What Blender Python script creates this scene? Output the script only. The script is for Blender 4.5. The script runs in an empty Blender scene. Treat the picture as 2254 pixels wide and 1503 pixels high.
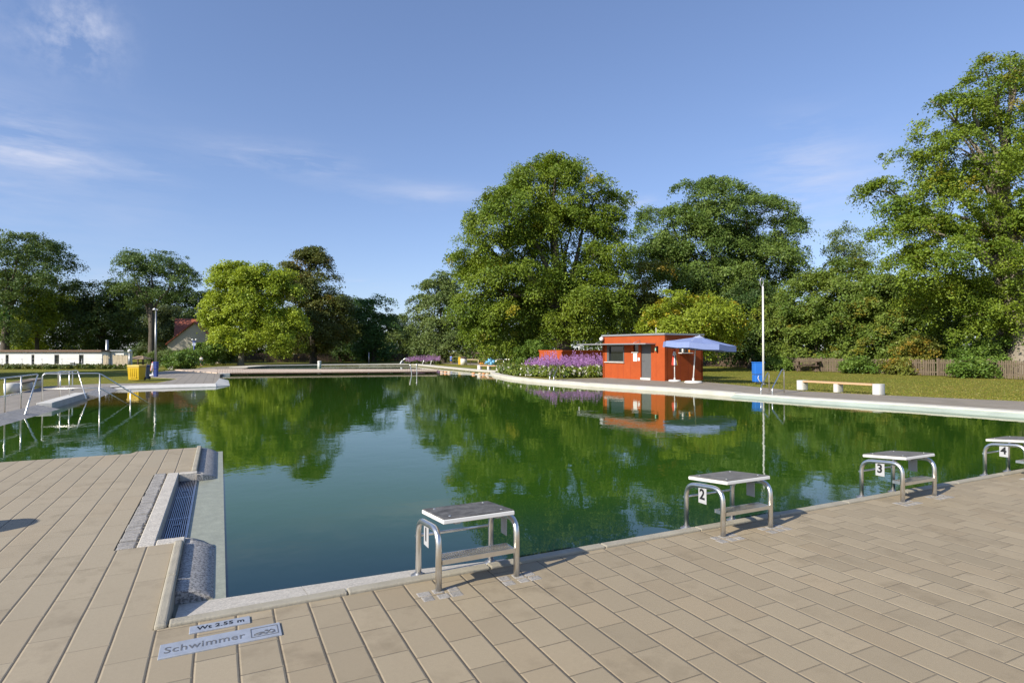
import bpy, bmesh, math, random
import numpy as np
from mathutils import Vector, Matrix
from mathutils.geometry import tessellate_polygon

random.seed(4)
RS = np.random.RandomState(11)
S = bpy.context.scene
COL = S.collection

# ------------------------------------------------------------------ camera
FPX, PITCH, EYE = 1294.0, math.atan(18.5/1294.0), 1.57
cd = bpy.data.cameras.new('camera'); cam = bpy.data.objects.new('camera', cd); COL.objects.link(cam)
cd.sensor_width = 36.0; cd.lens = FPX/2254*36; cd.clip_start = .05; cd.clip_end = 3000
cam.location = (0, 0, EYE); cam.rotation_euler = (math.pi/2+PITCH, 0, 0)
S.camera = cam

# ------------------------------------------------------------------ light
SUN_EL, SUN_DIR = math.radians(31), Vector((-.765, -.644, 0)).normalized()
to_sun = Vector((SUN_DIR.x*math.cos(SUN_EL), SUN_DIR.y*math.cos(SUN_EL), math.sin(SUN_EL)))
ld = bpy.data.lights.new('sun', 'SUN'); ld.energy = 4.8; ld.angle = math.radians(.55); ld.color = (1, .93, .80)
lo = bpy.data.objects.new('sun', ld); COL.objects.link(lo)
lo.rotation_euler = to_sun.to_track_quat('Z', 'Y').to_euler(); lo.location = (-40, -30, 40)
S.view_settings.view_transform = 'Standard'; S.view_settings.look = 'None'
S.view_settings.exposure = 0.40; S.view_settings.gamma = 1.0
S.cycles.max_bounces = 8; S.cycles.transparent_max_bounces = 8
S.cycles.caustics_reflective = False; S.cycles.caustics_refractive = False

# ------------------------------------------------------------------ node helper
class NT:
    def __init__(s, tree): s.t = tree; s.n = tree.nodes; s.l = tree.links
    def new(s, typ, **kw):
        n = s.n.new(typ)
        for k, v in kw.items(): setattr(n, k, v)
        return n
    def put(s, sock, v):
        if v is None: return
        if isinstance(v, bpy.types.NodeSocket): s.l.new(v, sock)
        else:
            if isinstance(v, (tuple, list)) and len(v) == 3 and sock.type == 'RGBA': v = (*v, 1)
            sock.default_value = v
    def m(s, op, a, b=None, c=None):
        n = s.new('ShaderNodeMath', operation=op)
        for i, v in enumerate((a, b, c)): s.put(n.inputs[i], v)
        return n.outputs[0]
    def mix(s, f, a, b, blend='MIX'):
        n = s.new('ShaderNodeMix', data_type='RGBA', blend_type=blend)
        s.put(n.inputs[0], f); s.put(n.inputs[6], a); s.put(n.inputs[7], b)
        return n.outputs[2]
    def noise(s, vec, scale, detail=3, rough=.55, out=0):
        n = s.new('ShaderNodeTexNoise'); s.put(n.inputs['Vector'], vec)
        n.inputs['Scale'].default_value = scale; n.inputs['Detail'].default_value = detail
        n.inputs['Roughness'].default_value = rough
        return n.outputs[out]
    def ramp(s, f, lo, hi):
        n = s.new('ShaderNodeMapRange'); s.put(n.inputs[0], f)
        n.inputs[1].default_value = lo; n.inputs[2].default_value = hi; n.clamp = True
        return n.outputs[0]
    def white(s, a, b=0.0):
        c = s.new('ShaderNodeCombineXYZ'); s.put(c.inputs[0], a); s.put(c.inputs[1], b)
        n = s.new('ShaderNodeTexWhiteNoise', noise_dimensions='3D'); s.l.new(c.outputs[0], n.inputs['Vector'])
        return n.outputs['Value']
    def bump(s, h, strength, dist, nrm=None):
        n = s.new('ShaderNodeBump'); n.inputs['Strength'].default_value = strength; n.inputs['Distance'].default_value = dist
        s.put(n.inputs['Height'], h); s.put(n.inputs['Normal'], nrm)
        return n.outputs[0]
    def obj(s, scale=None):
        t = s.new('ShaderNodeTexCoord').outputs['Object']
        if scale:
            mp = s.new('ShaderNodeMapping'); s.l.new(t, mp.inputs[0]); mp.inputs['Scale'].default_value = scale
            t = mp.outputs[0]
        return t

# ------------------------------------------------------------------ world
w = bpy.data.worlds.new('World'); S.world = w; w.use_nodes = True
wt = NT(w.node_tree); bgn = wt.n['Background']
sky = wt.new('ShaderNodeTexSky', sky_type='NISHITA')
sky.sun_disc = False; sky.sun_elevation = SUN_EL; sky.sun_rotation = math.atan2(SUN_DIR.x, SUN_DIR.y)
sky.altitude = 300; sky.air_density = 1.0; sky.dust_density = .35; sky.ozone_density = 2.2
tcg = wt.new('ShaderNodeTexCoord').outputs['Generated']
sx = wt.new('ShaderNodeSeparateXYZ'); wt.l.new(tcg, sx.inputs[0])
az = wt.m('ARCTAN2', sx.outputs[0], sx.outputs[1]); el = wt.m('ARCSINE', sx.outputs[2])
cc = wt.new('ShaderNodeCombineXYZ'); wt.l.new(wt.m('MULTIPLY', az, 3.0), cc.inputs[0]); wt.l.new(wt.m('MULTIPLY', el, 16.0), cc.inputs[1])
warp = wt.noise(cc.outputs[0], 1.2, 4, .6, 1)
mxw = wt.new('ShaderNodeMix', data_type='VECTOR'); mxw.inputs[0].default_value = .35
wt.l.new(cc.outputs[0], mxw.inputs[4]); wt.l.new(warp, mxw.inputs[5])
wisp = wt.ramp(wt.noise(mxw.outputs[1], 1.7, 9, .62), .42, .72)
c2 = wt.new('ShaderNodeCombineXYZ'); wt.l.new(wt.m('MULTIPLY', az, 9.0), c2.inputs[0]); wt.l.new(wt.m('MULTIPLY', el, 9.0), c2.inputs[1])
puff = wt.ramp(wt.noise(c2.outputs[0], 2.2, 8, .62), .42, .75)
def azel(px, py):
    a = math.atan((px-1127)/FPX); e = math.atan(((751.5-py)/FPX+math.tan(PITCH))*math.cos(a)); return a, e
tot = None
for (px, py, sa, se, amp, tex) in [(165, 65, .045, .042, 1.3, puff), (45, 75, .05, .035, .3, puff), (60, 335, .14, .018, 1.0, wisp),
        (20, 290, .06, .03, 1.0, wisp), (600, 345, .10, .022, .8, wisp), (700, 365, .05, .014, .7, wisp), (1400, 443, .045, .008, 1.6, wisp),
        (800, 624, .035, .006, 1.7, wisp), (1760, 340, .07, .05, .75, wisp), (1790, 440, .09, .05, .75, wisp), (910, 425, .13, .02, .6, wisp),
        (180, 608, .07, .012, .9, wisp), (-500, 300, .3, .1, .8, wisp), (2900, 330, .3, .1, .8, wisp)]:
    a0, e0 = azel(px, py)
    q = wt.m('ADD', wt.m('POWER', wt.m('ABSOLUTE', wt.m('DIVIDE', wt.m('SUBTRACT', az, a0), sa)), 2.0),
             wt.m('POWER', wt.m('ABSOLUTE', wt.m('DIVIDE', wt.m('SUBTRACT', el, e0), se)), 2.0))
    g = wt.m('MULTIPLY', wt.m('MULTIPLY', wt.m('EXPONENT', wt.m('MULTIPLY', q, -1.0)), tex), amp)
    tot = g if tot is None else wt.m('ADD', tot, g)
cl = wt.m('MULTIPLY', wt.m('MINIMUM', tot, 1.0), .68)
hsv = wt.new('ShaderNodeHueSaturation'); wt.l.new(sky.outputs[0], hsv.inputs['Color'])
hsv.inputs['Saturation'].default_value = 1.0
gam = wt.new('ShaderNodeGamma'); wt.l.new(hsv.outputs[0], gam.inputs[0]); gam.inputs[1].default_value = .75   # evens the sky out towards the horizon
SKYCOL = wt.mix(1.0, gam.outputs[0], (.93, 1.005, 1.27), 'MULTIPLY')
fin = wt.mix(cl, SKYCOL, (3.7, 3.9, 4.7))
wt.l.new(fin, bgn.inputs['Color']); bgn.inputs['Strength'].default_value = .148

# ------------------------------------------------------------------ geometry frames
def G(px, py, z=0.0):
    x = (px-1127)/FPX; y = (751.5-py)/FPX
    d = (x, math.cos(PITCH)-y*math.sin(PITCH), math.sin(PITCH)+y*math.cos(PITCH))
    t = (z-EYE)/d[2]
    return Vector((d[0]*t, d[1]*t, z))
def AT(px, py, Y):
    x = (px-1127)/FPX; y = (751.5-py)/FPX
    d = (x, math.cos(PITCH)-y*math.sin(PITCH), math.sin(PITCH)+y*math.cos(PITCH))
    t = Y/d[1]
    return Vector((d[0]*t, Y, EYE+d[2]*t))
TH = math.atan2(.4445, .896); O3 = G(345, 1385)
MUV = Matrix.Translation(O3) @ Matrix.Rotation(TH, 4, 'Z')
MUVI = MUV.inverted()
def U(u, v, z=0.0): return MUV @ Vector((u, v, z))
WATER_Z = -.115

# ------------------------------------------------------------------ materials
MATS = {}
def mk(name, col, rough=.6, metal=0.0, var=.12, scale=6.0, bump=0.0, bscale=40.0, stretch=None, spec=.5, coat=0.0, speck=0.0):
    if name in MATS: return MATS[name]
    m = bpy.data.materials.new(name); m.use_nodes = True; t = NT(m.node_tree); p = t.n['Principled BSDF']
    o = t.obj(stretch)
    n1 = t.noise(o, scale, 5, .6)
    f = t.ramp(n1, .3, .7)
    c = t.mix(f, tuple(x*(1-var) for x in col), tuple(min(1, x*(1+var)) for x in col))
    if speck:
        sp = t.ramp(t.noise(o, 58, 2, .8), .42, .56)
        c = t.mix(t.m('MULTIPLY', t.m('SUBTRACT', 1.0, sp), speck), c, tuple(x*.35 for x in col))
    t.put(p.inputs['Base Color'], c); p.inputs['Roughness'].default_value = rough; p.inputs['Metallic'].default_value = metal
    p.inputs['Specular IOR Level'].default_value = spec
    if coat: p.inputs['Coat Weight'].default_value = coat; p.inputs['Coat Roughness'].default_value = .05
    if bump: t.put(p.inputs['Normal'], t.bump(t.noise(o, bscale, 4, .65), bump, .02))
    MATS[name] = m
    return m

def paving_material(name, row, length, base, cross=1.0, jw=.0044):
    m = bpy.data.materials.new(name); m.use_nodes = True; t = NT(m.node_tree); p = t.n['Principled BSDF']
    o = t.obj(); s = t.new('ShaderNodeSeparateXYZ'); t.l.new(o, s.inputs[0])
    wob = t.noise(o, 1.1, 3, .6)
    u = t.m('ADD', s.outputs[0], t.m('MULTIPLY', t.m('SUBTRACT', wob, .5), .012)); v = s.outputs[1]
    ur = t.m('DIVIDE', u, row); r = t.m('FLOOR', ur); fu = t.m('FRACT', ur)
    rr = t.white(r, 3.0)
    left = t.m('LESS_THAN', u, 0.0)                       # the terrace left of the kerb is laid with longer pavers
    L = t.m('ADD', length, t.m('MULTIPLY', left, length*.9))
    vr = t.m('ADD', t.m('DIVIDE', v, L), t.m('ADD', t.m('MULTIPLY', r, .5), t.m('MULTIPLY', rr, .38)))
    c = t.m('FLOOR', vr); fv = t.m('FRACT', vr)
    du = t.m('MULTIPLY', t.m('MINIMUM', fu, t.m('SUBTRACT', 1.0, fu)), row)
    dv = t.m('MULTIPLY', t.m('MINIMUM', fv, t.m('SUBTRACT', 1.0, fv)), L)
    chip = t.m('MULTIPLY', t.m('SUBTRACT', t.noise(o, 60, 3, .7), .5), .004)
    du2 = t.m('ADD', du, chip); dv2 = t.m('ADD', dv, chip)
    ju = t.m('SUBTRACT', 1.0, t.ramp(du2, jw*.55, jw))
    vis = t.m('SUBTRACT', 1.0, t.m('MULTIPLY', left, .45))
    visr = t.m('MULTIPLY', vis, t.m('ADD', .55, t.m('MULTIPLY', t.white(r, c), .5)))
    jv = t.m('MULTIPLY', t.m('SUBTRACT', 1.0, t.ramp(dv2, jw*.30, jw*.66)), t.m('MULTIPLY', visr, cross))
    joint = t.m('MAXIMUM', ju, jv)
    rnd = t.white(r, c); rnd2 = t.white(c, t.m('ADD', r, 17.3))
    big = t.noise(o, .55, 4, .6); med = t.noise(o, 5, 5, .65); fine = t.noise(o, 170, 3, .7)
    rndm = t.m('ADD', t.m('MULTIPLY', t.m('SUBTRACT', rnd, .5), t.m('SUBTRACT', 1.0, t.m('MULTIPLY', left, .6))), .5)
    col = t.mix(rndm, tuple(x*.86 for x in base), tuple(x*1.10 for x in base))
    col = t.mix(t.m('MULTIPLY', t.ramp(rnd2, .6, 1.0), .35), col, (base[0]*1.0, base[1]*.93, base[2]*.86))
    col = t.mix(t.m('MULTIPLY', t.ramp(big, .45, .72), .28), col, tuple(x*.72 for x in base))
    # worn stains: some pavers carry a darker damp-looking patch
    st = t.m('MULTIPLY', t.ramp(med, .48, .70), t.ramp(t.white(r, t.m('ADD', c, 5.0)), .35, .85))
    col = t.mix(t.m('MULTIPLY', st, .62), col, (base[0]*.52, base[1]*.50, base[2]*.47))
    col = t.mix(t.m('MULTIPLY', t.ramp(fine, .35, .7), .36), col, tuple(x*.62 for x in base))
    grain = t.ramp(t.noise(o, 38, 4, .75), .40, .66)
    col = t.mix(t.m('MULTIPLY', grain, .22), col, tuple(x*.70 for x in base))
    blotch = t.ramp(t.noise(o, 26, 4, .7), .66, .8)
    col = t.mix(t.m('MULTIPLY', blotch, .42), col, tuple(x*.55 for x in base))
    lit_edge = t.m('MULTIPLY', t.ramp(u, 2.0, 4.5), t.m('ADD', .35, t.m('MULTIPLY', t.ramp(t.noise(o, 2.2, 4, .6), .35, .6), .65)))  # sunlit joint edges painted as paler joints towards the right
    jc = t.mix(t.m('MULTIPLY', lit_edge, t.m('SUBTRACT', 1.0, jv)), (.085, .070, .055), tuple(min(1, x*1.3) for x in base))
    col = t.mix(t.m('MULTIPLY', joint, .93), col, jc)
    # the deck right of the corner is a touch darker and yellower
    col = t.mix(t.ramp(u, -.5, 1.5), col, t.mix(1.0, col, (.955, .925, .87), 'MULTIPLY'))
    t.put(p.inputs['Base Color'], col); p.inputs['Roughness'].default_value = .82
    p.inputs['Specular IOR Level'].default_value = .35
    edge = t.m('MINIMUM', t.ramp(du, 0, .011), t.m('MAXIMUM', t.ramp(dv, 0, .008), t.m('SUBTRACT', 1.0, visr)))
    tilt = t.m('MULTIPLY', t.m('SUBTRACT', rnd, .5), .22)
    h = t.m('ADD', t.m('ADD', edge, tilt), t.m('MULTIPLY', fine, .12))
    t.put(p.inputs['Normal'], t.bump(h, .75, .006))
    return m
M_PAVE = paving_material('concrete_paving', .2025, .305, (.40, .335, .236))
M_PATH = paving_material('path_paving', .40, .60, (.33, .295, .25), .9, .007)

def lawn_material():
    m = bpy.data.materials.new('lawn'); m.use_nodes = True; t = NT(m.node_tree); p = t.n['Principled BSDF']
    o = t.obj()
    a = t.ramp(t.noise(o, .22, 5, .6), .35, .68); b = t.ramp(t.noise(o, 1.6, 5, .65), .35, .7); c = t.ramp(t.noise(o, 22, 4, .7), .3, .75)
    col = t.mix(a, (.20, .215, .030), (.31, .245, .05))
    col = t.mix(t.m('MULTIPLY', b, .6), col, (.14, .175, .024))
    col = t.mix(t.m('MULTIPLY', c, .5), col, (.14, .15, .024))
    t.put(p.inputs['Base Color'], col); p.inputs['Roughness'].default_value = .9; p.inputs['Specular IOR Level'].default_value = .15
    t.put(p.inputs['Normal'], t.bump(t.noise(o, 30, 4, .8), .9, .05))
    return m
M_LAWN = lawn_material()

def water_material():
    m = bpy.data.materials.new('pool_water'); m.use_nodes = True; t = NT(m.node_tree); p = t.n['Principled BSDF']
    at = t.new('ShaderNodeAttribute', attribute_name='depth_tint')
    o = t.obj()
    t.l.new(at.outputs['Color'], p.inputs['Base Color'])
    p.inputs['Roughness'].default_value = .012; p.inputs['IOR'].default_value = 1.37; p.inputs['Specular IOR Level'].default_value = .5
    o2 = t.obj((1.0, 1.0, 1.0))
    calm = t.ramp(t.noise(o, .13, 3, .6), .36, .66)
    w1 = t.noise(o2, 1.3, 3, .55); w2 = t.noise(t.obj((1.6, 1.0, 1.0)), 6.5, 3, .6)
    h = t.m('ADD', w1, t.m('MULTIPLY', t.m('MULTIPLY', w2, calm), .30))
    t.put(p.inputs['Normal'], t.bump(h, .18, .020))
    return m
M_WATER = water_material()

def leaf_material():
    m = bpy.data.materials.new('leaves'); m.use_nodes = True; t = NT(m.node_tree)
    out = t.n['Material Output']; p = t.n['Principled BSDF']
    at = t.new('ShaderNodeAttribute', attribute_name='tint').outputs['Color']
    t.l.new(at, p.inputs['Base Color']); p.inputs['Roughness'].default_value = .5; p.inputs['Specular IOR Level'].default_value = .28
    tr = t.new('ShaderNodeBsdfTranslucent')
    t.l.new(t.mix(1.0, at, (1.5, 1.35, .5), 'MULTIPLY'), tr.inputs['Color'])
    mx = t.new('ShaderNodeMixShader'); mx.inputs[0].default_value = .27
    t.l.new(p.outputs[0], mx.inputs[1]); t.l.new(tr.outputs[0], mx.inputs[2]); t.l.new(mx.outputs[0], out.inputs[0])
    return m
M_LEAF = leaf_material()
M_BARK = mk('bark', (.10, .082, .062), .9, var=.35, scale=5, bump=.6, bscale=14, stretch=(1, 1, .25))
M_BEECH = mk('beech_bark', (.24, .205, .16), .85, var=.25, scale=3, bump=.3, bscale=10, stretch=(1, 1, .4))
M_STEEL = mk('stainless_steel', (.80, .775, .72), .33, 1.0, var=.06, scale=14, bump=.04, bscale=120)
M_STEELD = mk('dull_steel', (.40, .40, .40), .42, .85, var=.12, scale=9)
M_GRANITE = mk('granite', (.50, .47, .43), .75, var=.1, scale=7, bump=.35, bscale=90, speck=.95)
M_GRANITE_P = mk('pale_granite', (.60, .55, .47), .75, var=.1, scale=9, bump=.3, bscale=90, speck=.4)
M_GRANITE_W = mk('wet_granite', (.33, .34, .26), .42, var=.14, scale=9, bump=.02, bscale=60, speck=.25)
M_KERB = mk('kerb_concrete', (.36, .325, .25), .8, var=.14, scale=5, bump=.3, bscale=70)
M_CONC = mk('concrete', (.62, .60, .55), .8, var=.1, scale=4, bump=.2, bscale=50)
M_COPE = mk('white_coping', (.60, .56, .48), .75, var=.12, scale=1.6, bump=.2, bscale=30)
M_BANK = mk('pale_bank', (.46, .52, .43), .45, var=.16, scale=1.1, bump=.2, bscale=12)
M_WHITE = mk('white_paint', (.74, .725, .69), .5, var=.04, scale=3)
M_WALL = mk('white_render', (.80, .79, .76), .85, var=.06, scale=1.2, bump=.15, bscale=50)
M_WOOD = mk('larch_wood', (.60, .36, .20), .65, var=.22, scale=3, bump=.2, bscale=18, stretch=(1, 14, 14))
M_DECK = mk('deck_boards', (.60, .475, .37), .7, var=.16, scale=4, bump=.25, bscale=20)
M_GREYWOOD = mk('weathered_wood', (.165, .125, .085), .85, var=.3, scale=5, bump=.4, bscale=22, stretch=(6, 6, .7))
M_DARKWOOD = mk('dark_wood', (.10, .065, .045), .8, var=.3, scale=5, bump=.3, bscale=16)
M_RED = mk('red_cladding', (.40, .078, .020), .75, var=.09, scale=2, bump=.08, bscale=20, spec=.2)
M_ROOFG = mk('grey_roof_metal', (.36, .36, .37), .45, .4, var=.08, scale=3)
M_DOOR = mk('grey_door', (.115, .118, .12), .5, var=.05, scale=4)
M_GLASS = mk('window_glass', (.018, .022, .024), .04, var=.1, scale=1, spec=.9)
M_BLUE = mk('blue_plastic', (.025, .17, .62), .42, var=.06, scale=4)
M_BLUED = mk('dark_blue_plastic', (.018, .045, .23), .45, var=.1, scale=4)
M_BGREY = mk('blue_grey_plastic', (.07, .10, .16), .5, var=.12, scale=4)
M_YEL = mk('yellow_plastic', (.66, .43, .012), .45, var=.07, scale=4)
M_CLOTH = mk('blue_canvas', (.21, .27, .49), .85, var=.07, scale=5, bump=.12, bscale=30)
M_CLOTHW = mk('white_canvas', (.72, .70, .68), .85, var=.06, scale=5, bump=.12, bscale=30)
M_CRED = mk('red_canvas', (.55, .05, .03), .85, var=.1, scale=5)
M_CYEL = mk('yellow_canvas', (.75, .45, .05), .85, var=.1, scale=5)
M_RUBBER = mk('grey_grip_mat', (.13, .125, .12), .8, var=.6, scale=11, bump=.5, bscale=120, speck=.3)
M_BLACK = mk('black_paint', (.012, .012, .013), .5, var=.1)
M_DARK = mk('dark_void', (.02, .022, .02), .9, var=.3)
M_ALU = mk('plate_metal', (.40, .43, .48), .55, .35, var=.12, scale=14, bump=.1, bscale=60)
M_NPLATE = mk('number_plate', (.46, .46, .47), .5, .1, var=.05)
M_TILE = mk('roof_tiles', (.30, .085, .045), .8, var=.3, scale=3, bump=.5, bscale=9)
M_STUCCO = mk('beige_stucco', (.50, .45, .36), .85, var=.07, scale=1.5)
M_YWALL = mk('yellow_render', (.70, .48, .14), .85, var=.05)
M_SKIN = mk('skin', (.52, .30, .21), .6, var=.05)
M_HAIR = mk('hair', (.05, .03, .02), .7)
M_SKYB = mk('light_blue_plastic', (.16, .45, .80), .5, var=.08, scale=3)
M_ORANGE = mk('orange_plastic', (.72, .28, .03), .5, var=.1)
M_GLOBE = mk('white_globe', (.82, .81, .78), .25, var=.02)
M_SETT = mk('granite_setts', (.36, .335, .30), .8, var=.25, scale=8, bump=.4, bscale=60, speck=.3)

# ------------------------------------------------------------------ mesh builder
FRAME = {}
def setp(o, label=None, cat=None, group=None, kind=None):
    for k, v in (('label', label), ('category', cat), ('group', group), ('kind', kind)):
        if v: o[k] = v
    return o
def thing(name, label, cat, loc=(0, 0, 0), rz=0.0, group=None):
    o = bpy.data.objects.new(name, None); COL.objects.link(o); o.empty_display_size = .2
    o.location = loc; o.rotation_euler = (0, 0, rz)
    FRAME[o] = Matrix.Translation(Vector(loc)) @ Matrix.Rotation(rz, 4, 'Z')
    return setp(o, label, cat, group)
def link_mesh(name, me, parent=None, frame=None):
    o = bpy.data.objects.new(name, me); COL.objects.link(o)
    if parent is not None: o.parent = parent; FRAME[o] = FRAME[parent]
    elif frame is not None: o.matrix_world = frame; FRAME[o] = frame
    else: FRAME[o] = Matrix.Identity(4)
    return o

class MB:
    def __init__(s): s.b = bmesh.new()
    def box(s, c, size, R=None):
        c = Vector(c); hx, hy, hz = (x/2 for x in size); vs = []
        for dz in (-hz, hz):
            for dx, dy in ((-hx, -hy), (hx, -hy), (hx, hy), (-hx, hy)):
                d = Vector((dx, dy, dz)); vs.append(s.b.verts.new(c + (R @ d if R else d)))
        for f in ((3, 2, 1, 0), (4, 5, 6, 7), (0, 1, 5, 4), (1, 2, 6, 5), (2, 3, 7, 6), (3, 0, 4, 7)):
            s.b.faces.new([vs[i] for i in f])
        return s
    def hexa(s, bot, top):
        vb = [s.b.verts.new(p) for p in bot]; vt = [s.b.verts.new(p) for p in top]; n = len(bot)
        s.b.faces.new(list(reversed(vb))); s.b.faces.new(vt)
        for i in range(n): s.b.faces.new((vb[i], vb[(i+1) % n], vt[(i+1) % n], vt[i]))
        return s
    def poly(s, pts, z0, z1):
        a = sum(pts[i][0]*pts[(i+1) % len(pts)][1]-pts[(i+1) % len(pts)][0]*pts[i][1] for i in range(len(pts)))
        if a < 0: pts = list(reversed(pts))
        n = len(pts)
        vt = [s.b.verts.new((p[0], p[1], z1)) for p in pts]; vb = [s.b.verts.new((p[0], p[1], z0)) for p in pts]
        for tri in tessellate_polygon([[Vector((p[0], p[1], 0)) for p in pts]]):
            A, B, C = (pts[i] for i in tri)
            cr = (B[0]-A[0])*(C[1]-A[1])-(B[1]-A[1])*(C[0]-A[0])
            if abs(cr) < 1e-9: continue
            t = tri if cr > 0 else tuple(reversed(tri))
            try: s.b.faces.new([vt[i] for i in t])
            except ValueError: pass
        for i in range(n): s.b.faces.new((vb[i], vb[(i+1) % n], vt[(i+1) % n], vt[i]))
        return s
    def tube(s, pts, r, seg=10, closed=False, cap=True):
        pts = [Vector(p) for p in pts]; n = len(pts)
        rad = r if isinstance(r, (list, tuple)) else [r]*n
        tang = []
        for i in range(n):
            a = pts[i-1] if (i > 0 or closed) else pts[i]; b = pts[(i+1) % n] if (i < n-1 or closed) else pts[i]
            d = b-a; tang.append(d.normalized() if d.length > 1e-9 else Vector((0, 0, 1)))
        nrm = tang[0].orthogonal().normalized(); rings = []
        for i in range(n):
            nrm = (nrm - tang[i]*nrm.dot(tang[i]))
            nrm = nrm.normalized() if nrm.length > 1e-6 else tang[i].orthogonal().normalized()
            bi = tang[i].cross(nrm)
            rings.append([s.b.verts.new(pts[i]+(nrm*math.cos(2*math.pi*k/seg)+bi*math.sin(2*math.pi*k/seg))*rad[i]) for k in range(seg)])
        for i in range(n if closed else n-1):
            A, B = rings[i], rings[(i+1) % n]
            for k in range(seg):
                f = s.b.faces.new((A[k], A[(k+1) % seg], B[(k+1) % seg], B[k])); f.smooth = True
        if cap and not closed: s.b.faces.new(list(reversed(rings[0]))); s.b.faces.new(rings[-1])
        return s
    def lathe(s, c, prof, seg=20, M=None):
        c = Vector(c); rings = []
        for r, z in prof:
            ring = []
            for k in range(seg):
                d = Vector((r*math.cos(2*math.pi*k/seg), r*math.sin(2*math.pi*k/seg), z))
                ring.append(s.b.verts.new(c+(M @ d if M else d)))
            rings.append(ring)
        for A, B in zip(rings, rings[1:]):
            for k in range(seg):
                f = s.b.faces.new((A[k], A[(k+1) % seg], B[(k+1) % seg], B[k])); f.smooth = True
        s.b.faces.new(list(reversed(rings[0]))); s.b.faces.new(rings[-1])
        return s
    def ball(s, c, r, sub=2, sc=(1, 1, 1)):
        M = Matrix.Translation(Vector(c)) @ Matrix.Diagonal((r*sc[0], r*sc[1], r*sc[2], 1))
        res = bmesh.ops.create_icosphere(s.b, subdivisions=sub, radius=1, matrix=M)
        for v in res['verts']:
            for f in v.link_faces: f.smooth = True
        return s
    def quad(s, a, b, c, d):
        s.b.faces.new([s.b.verts.new(Vector(p)) for p in (a, b, c, d)]); return s
    def bevel(s, w, seg=2):
        bmesh.ops.recalc_face_normals(s.b, faces=s.b.faces)
        bmesh.ops.bevel(s.b, geom=list(s.b.edges), offset=w, segments=seg, affect='EDGES', profile=.5)
        return s
    def build(s, name, mat, parent=None, local=False, frame=None, label=None, fixn=True):
        if fixn: bmesh.ops.recalc_face_normals(s.b, faces=s.b.faces)
        fr = FRAME[parent] if parent is not None else (frame or Matrix.Identity(4))
        if not local: s.b.transform(fr.inverted())
        me = bpy.data.meshes.new(name); s.b.to_mesh(me); s.b.free(); me.materials.append(mat)
        o = link_mesh(name, me, parent, frame)
        if label: o['label'] = label
        return o
def rounded(pts, r, n=5):
    pts = [Vector(p) for p in pts]; out = [pts[0]]
    for i in range(1, len(pts)-1):
        a, b, c = pts[i-1], pts[i], pts[i+1]
        d1 = (a-b); d2 = (c-b); rr = min(r, d1.length*.48, d2.length*.48)
        p, q = b+d1.normalized()*rr, b+d2.normalized()*rr
        for k in range(n+1):
            t = k/n; out.append(p*(1-t)**2+b*2*t*(1-t)+q*t*t)
    out.append(pts[-1]); return out
def dup(root, loc, rz=None, label=None):
    r = root.copy(); COL.objects.link(r); r.location = loc
    if rz is not None: r.rotation_euler = (0, 0, rz)
    if label: r['label'] = label
    FRAME[r] = Matrix.Translation(Vector(loc)) @ Matrix.Rotation(r.rotation_euler.z, 4, 'Z')
    kids = []
    for ch in list(root.children):
        c = ch.copy(); COL.objects.link(c); c.parent = r; FRAME[c] = FRAME[r]; kids.append(c)
        for g in list(ch.children):
            d = g.copy(); COL.objects.link(d); d.parent = c; FRAME[d] = FRAME[r]
    return r
def text_mesh(body, size, extrude=.001, bold=0.0, spacing=1.0):
    c = bpy.data.curves.new('lettering', 'FONT'); c.body = body; c.size = size; c.extrude = extrude; c.offset = bold
    c.space_character = spacing; c.align_x = 'CENTER'; c.align_y = 'CENTER'; c.resolution_u = 3
    o = bpy.data.objects.new('lettering', c); COL.objects.link(o)
    dg = bpy.context.evaluated_depsgraph_get(); dg.update()
    me = bpy.data.meshes.new_from_object(o.evaluated_get(dg))
    bpy.data.objects.remove(o); bpy.data.curves.remove(c)
    return me
def lettering(name, body, size, mat, parent, M, extrude=.001, bold=0.0, sx=1.0, spacing=1.0):
    me = text_mesh(body, size, extrude, bold, spacing); me.transform(Matrix.Diagonal((sx, 1, 1, 1))); me.transform(FRAME[parent].inverted() @ M)
    me.materials.clear(); me.materials.append(mat)
    return link_mesh(name, me, parent)
def cam_line(p, q, px):                 # where the upright plane through p, q is met by the photo column px
    k = (px-1127)/FPX; d = q-p
    t = (k*p.y-p.x)/(d.x-k*d.y); return p+d*t
def zat(py, Y): return AT(1127, py, Y).z
def seg2(path, n):
    return path

# ================================================================== SETTING
pool = [U(0, 0), U(18.9, 0), U(18.42, 3.67), U(17.97, 6.18), U(17.3, 8.88), U(16.9, 11.5), U(16.6, 14.69), U(15.75, 18), U(15.36, 20.82), U(15.1, 23.5), U(15.2, 26.5),
        U(16.1, 30.5), U(17.65, 34.5), G(1106, 818.5), G(1070, 817.5), G(1035, 815), G(1000, 811.5), G(950, 806.7), G(905, 802.3), G(790, 803), G(700, 803.8),
        G(590, 805.6), G(545, 809), G(530, 812.5), U(.75, 41.0), U(.3, 38.0), U(.28, 32.1), U(.10, 26.45), U(-1.6, 26.5), U(-3.1, 26.3),
        U(-3.9, 26.0), U(-4.0, 20.5), U(-4.2, 16.5), U(-4.42, 14.2), U(-4.8, 11), U(-5.2, 6.72), U(-.92, 6.72), U(-.86, 6.92), U(0, 6.92), U(0, 4.80), U(-.43, 4.80), U(-.43, 1.66), U(0, 1.66)]
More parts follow.
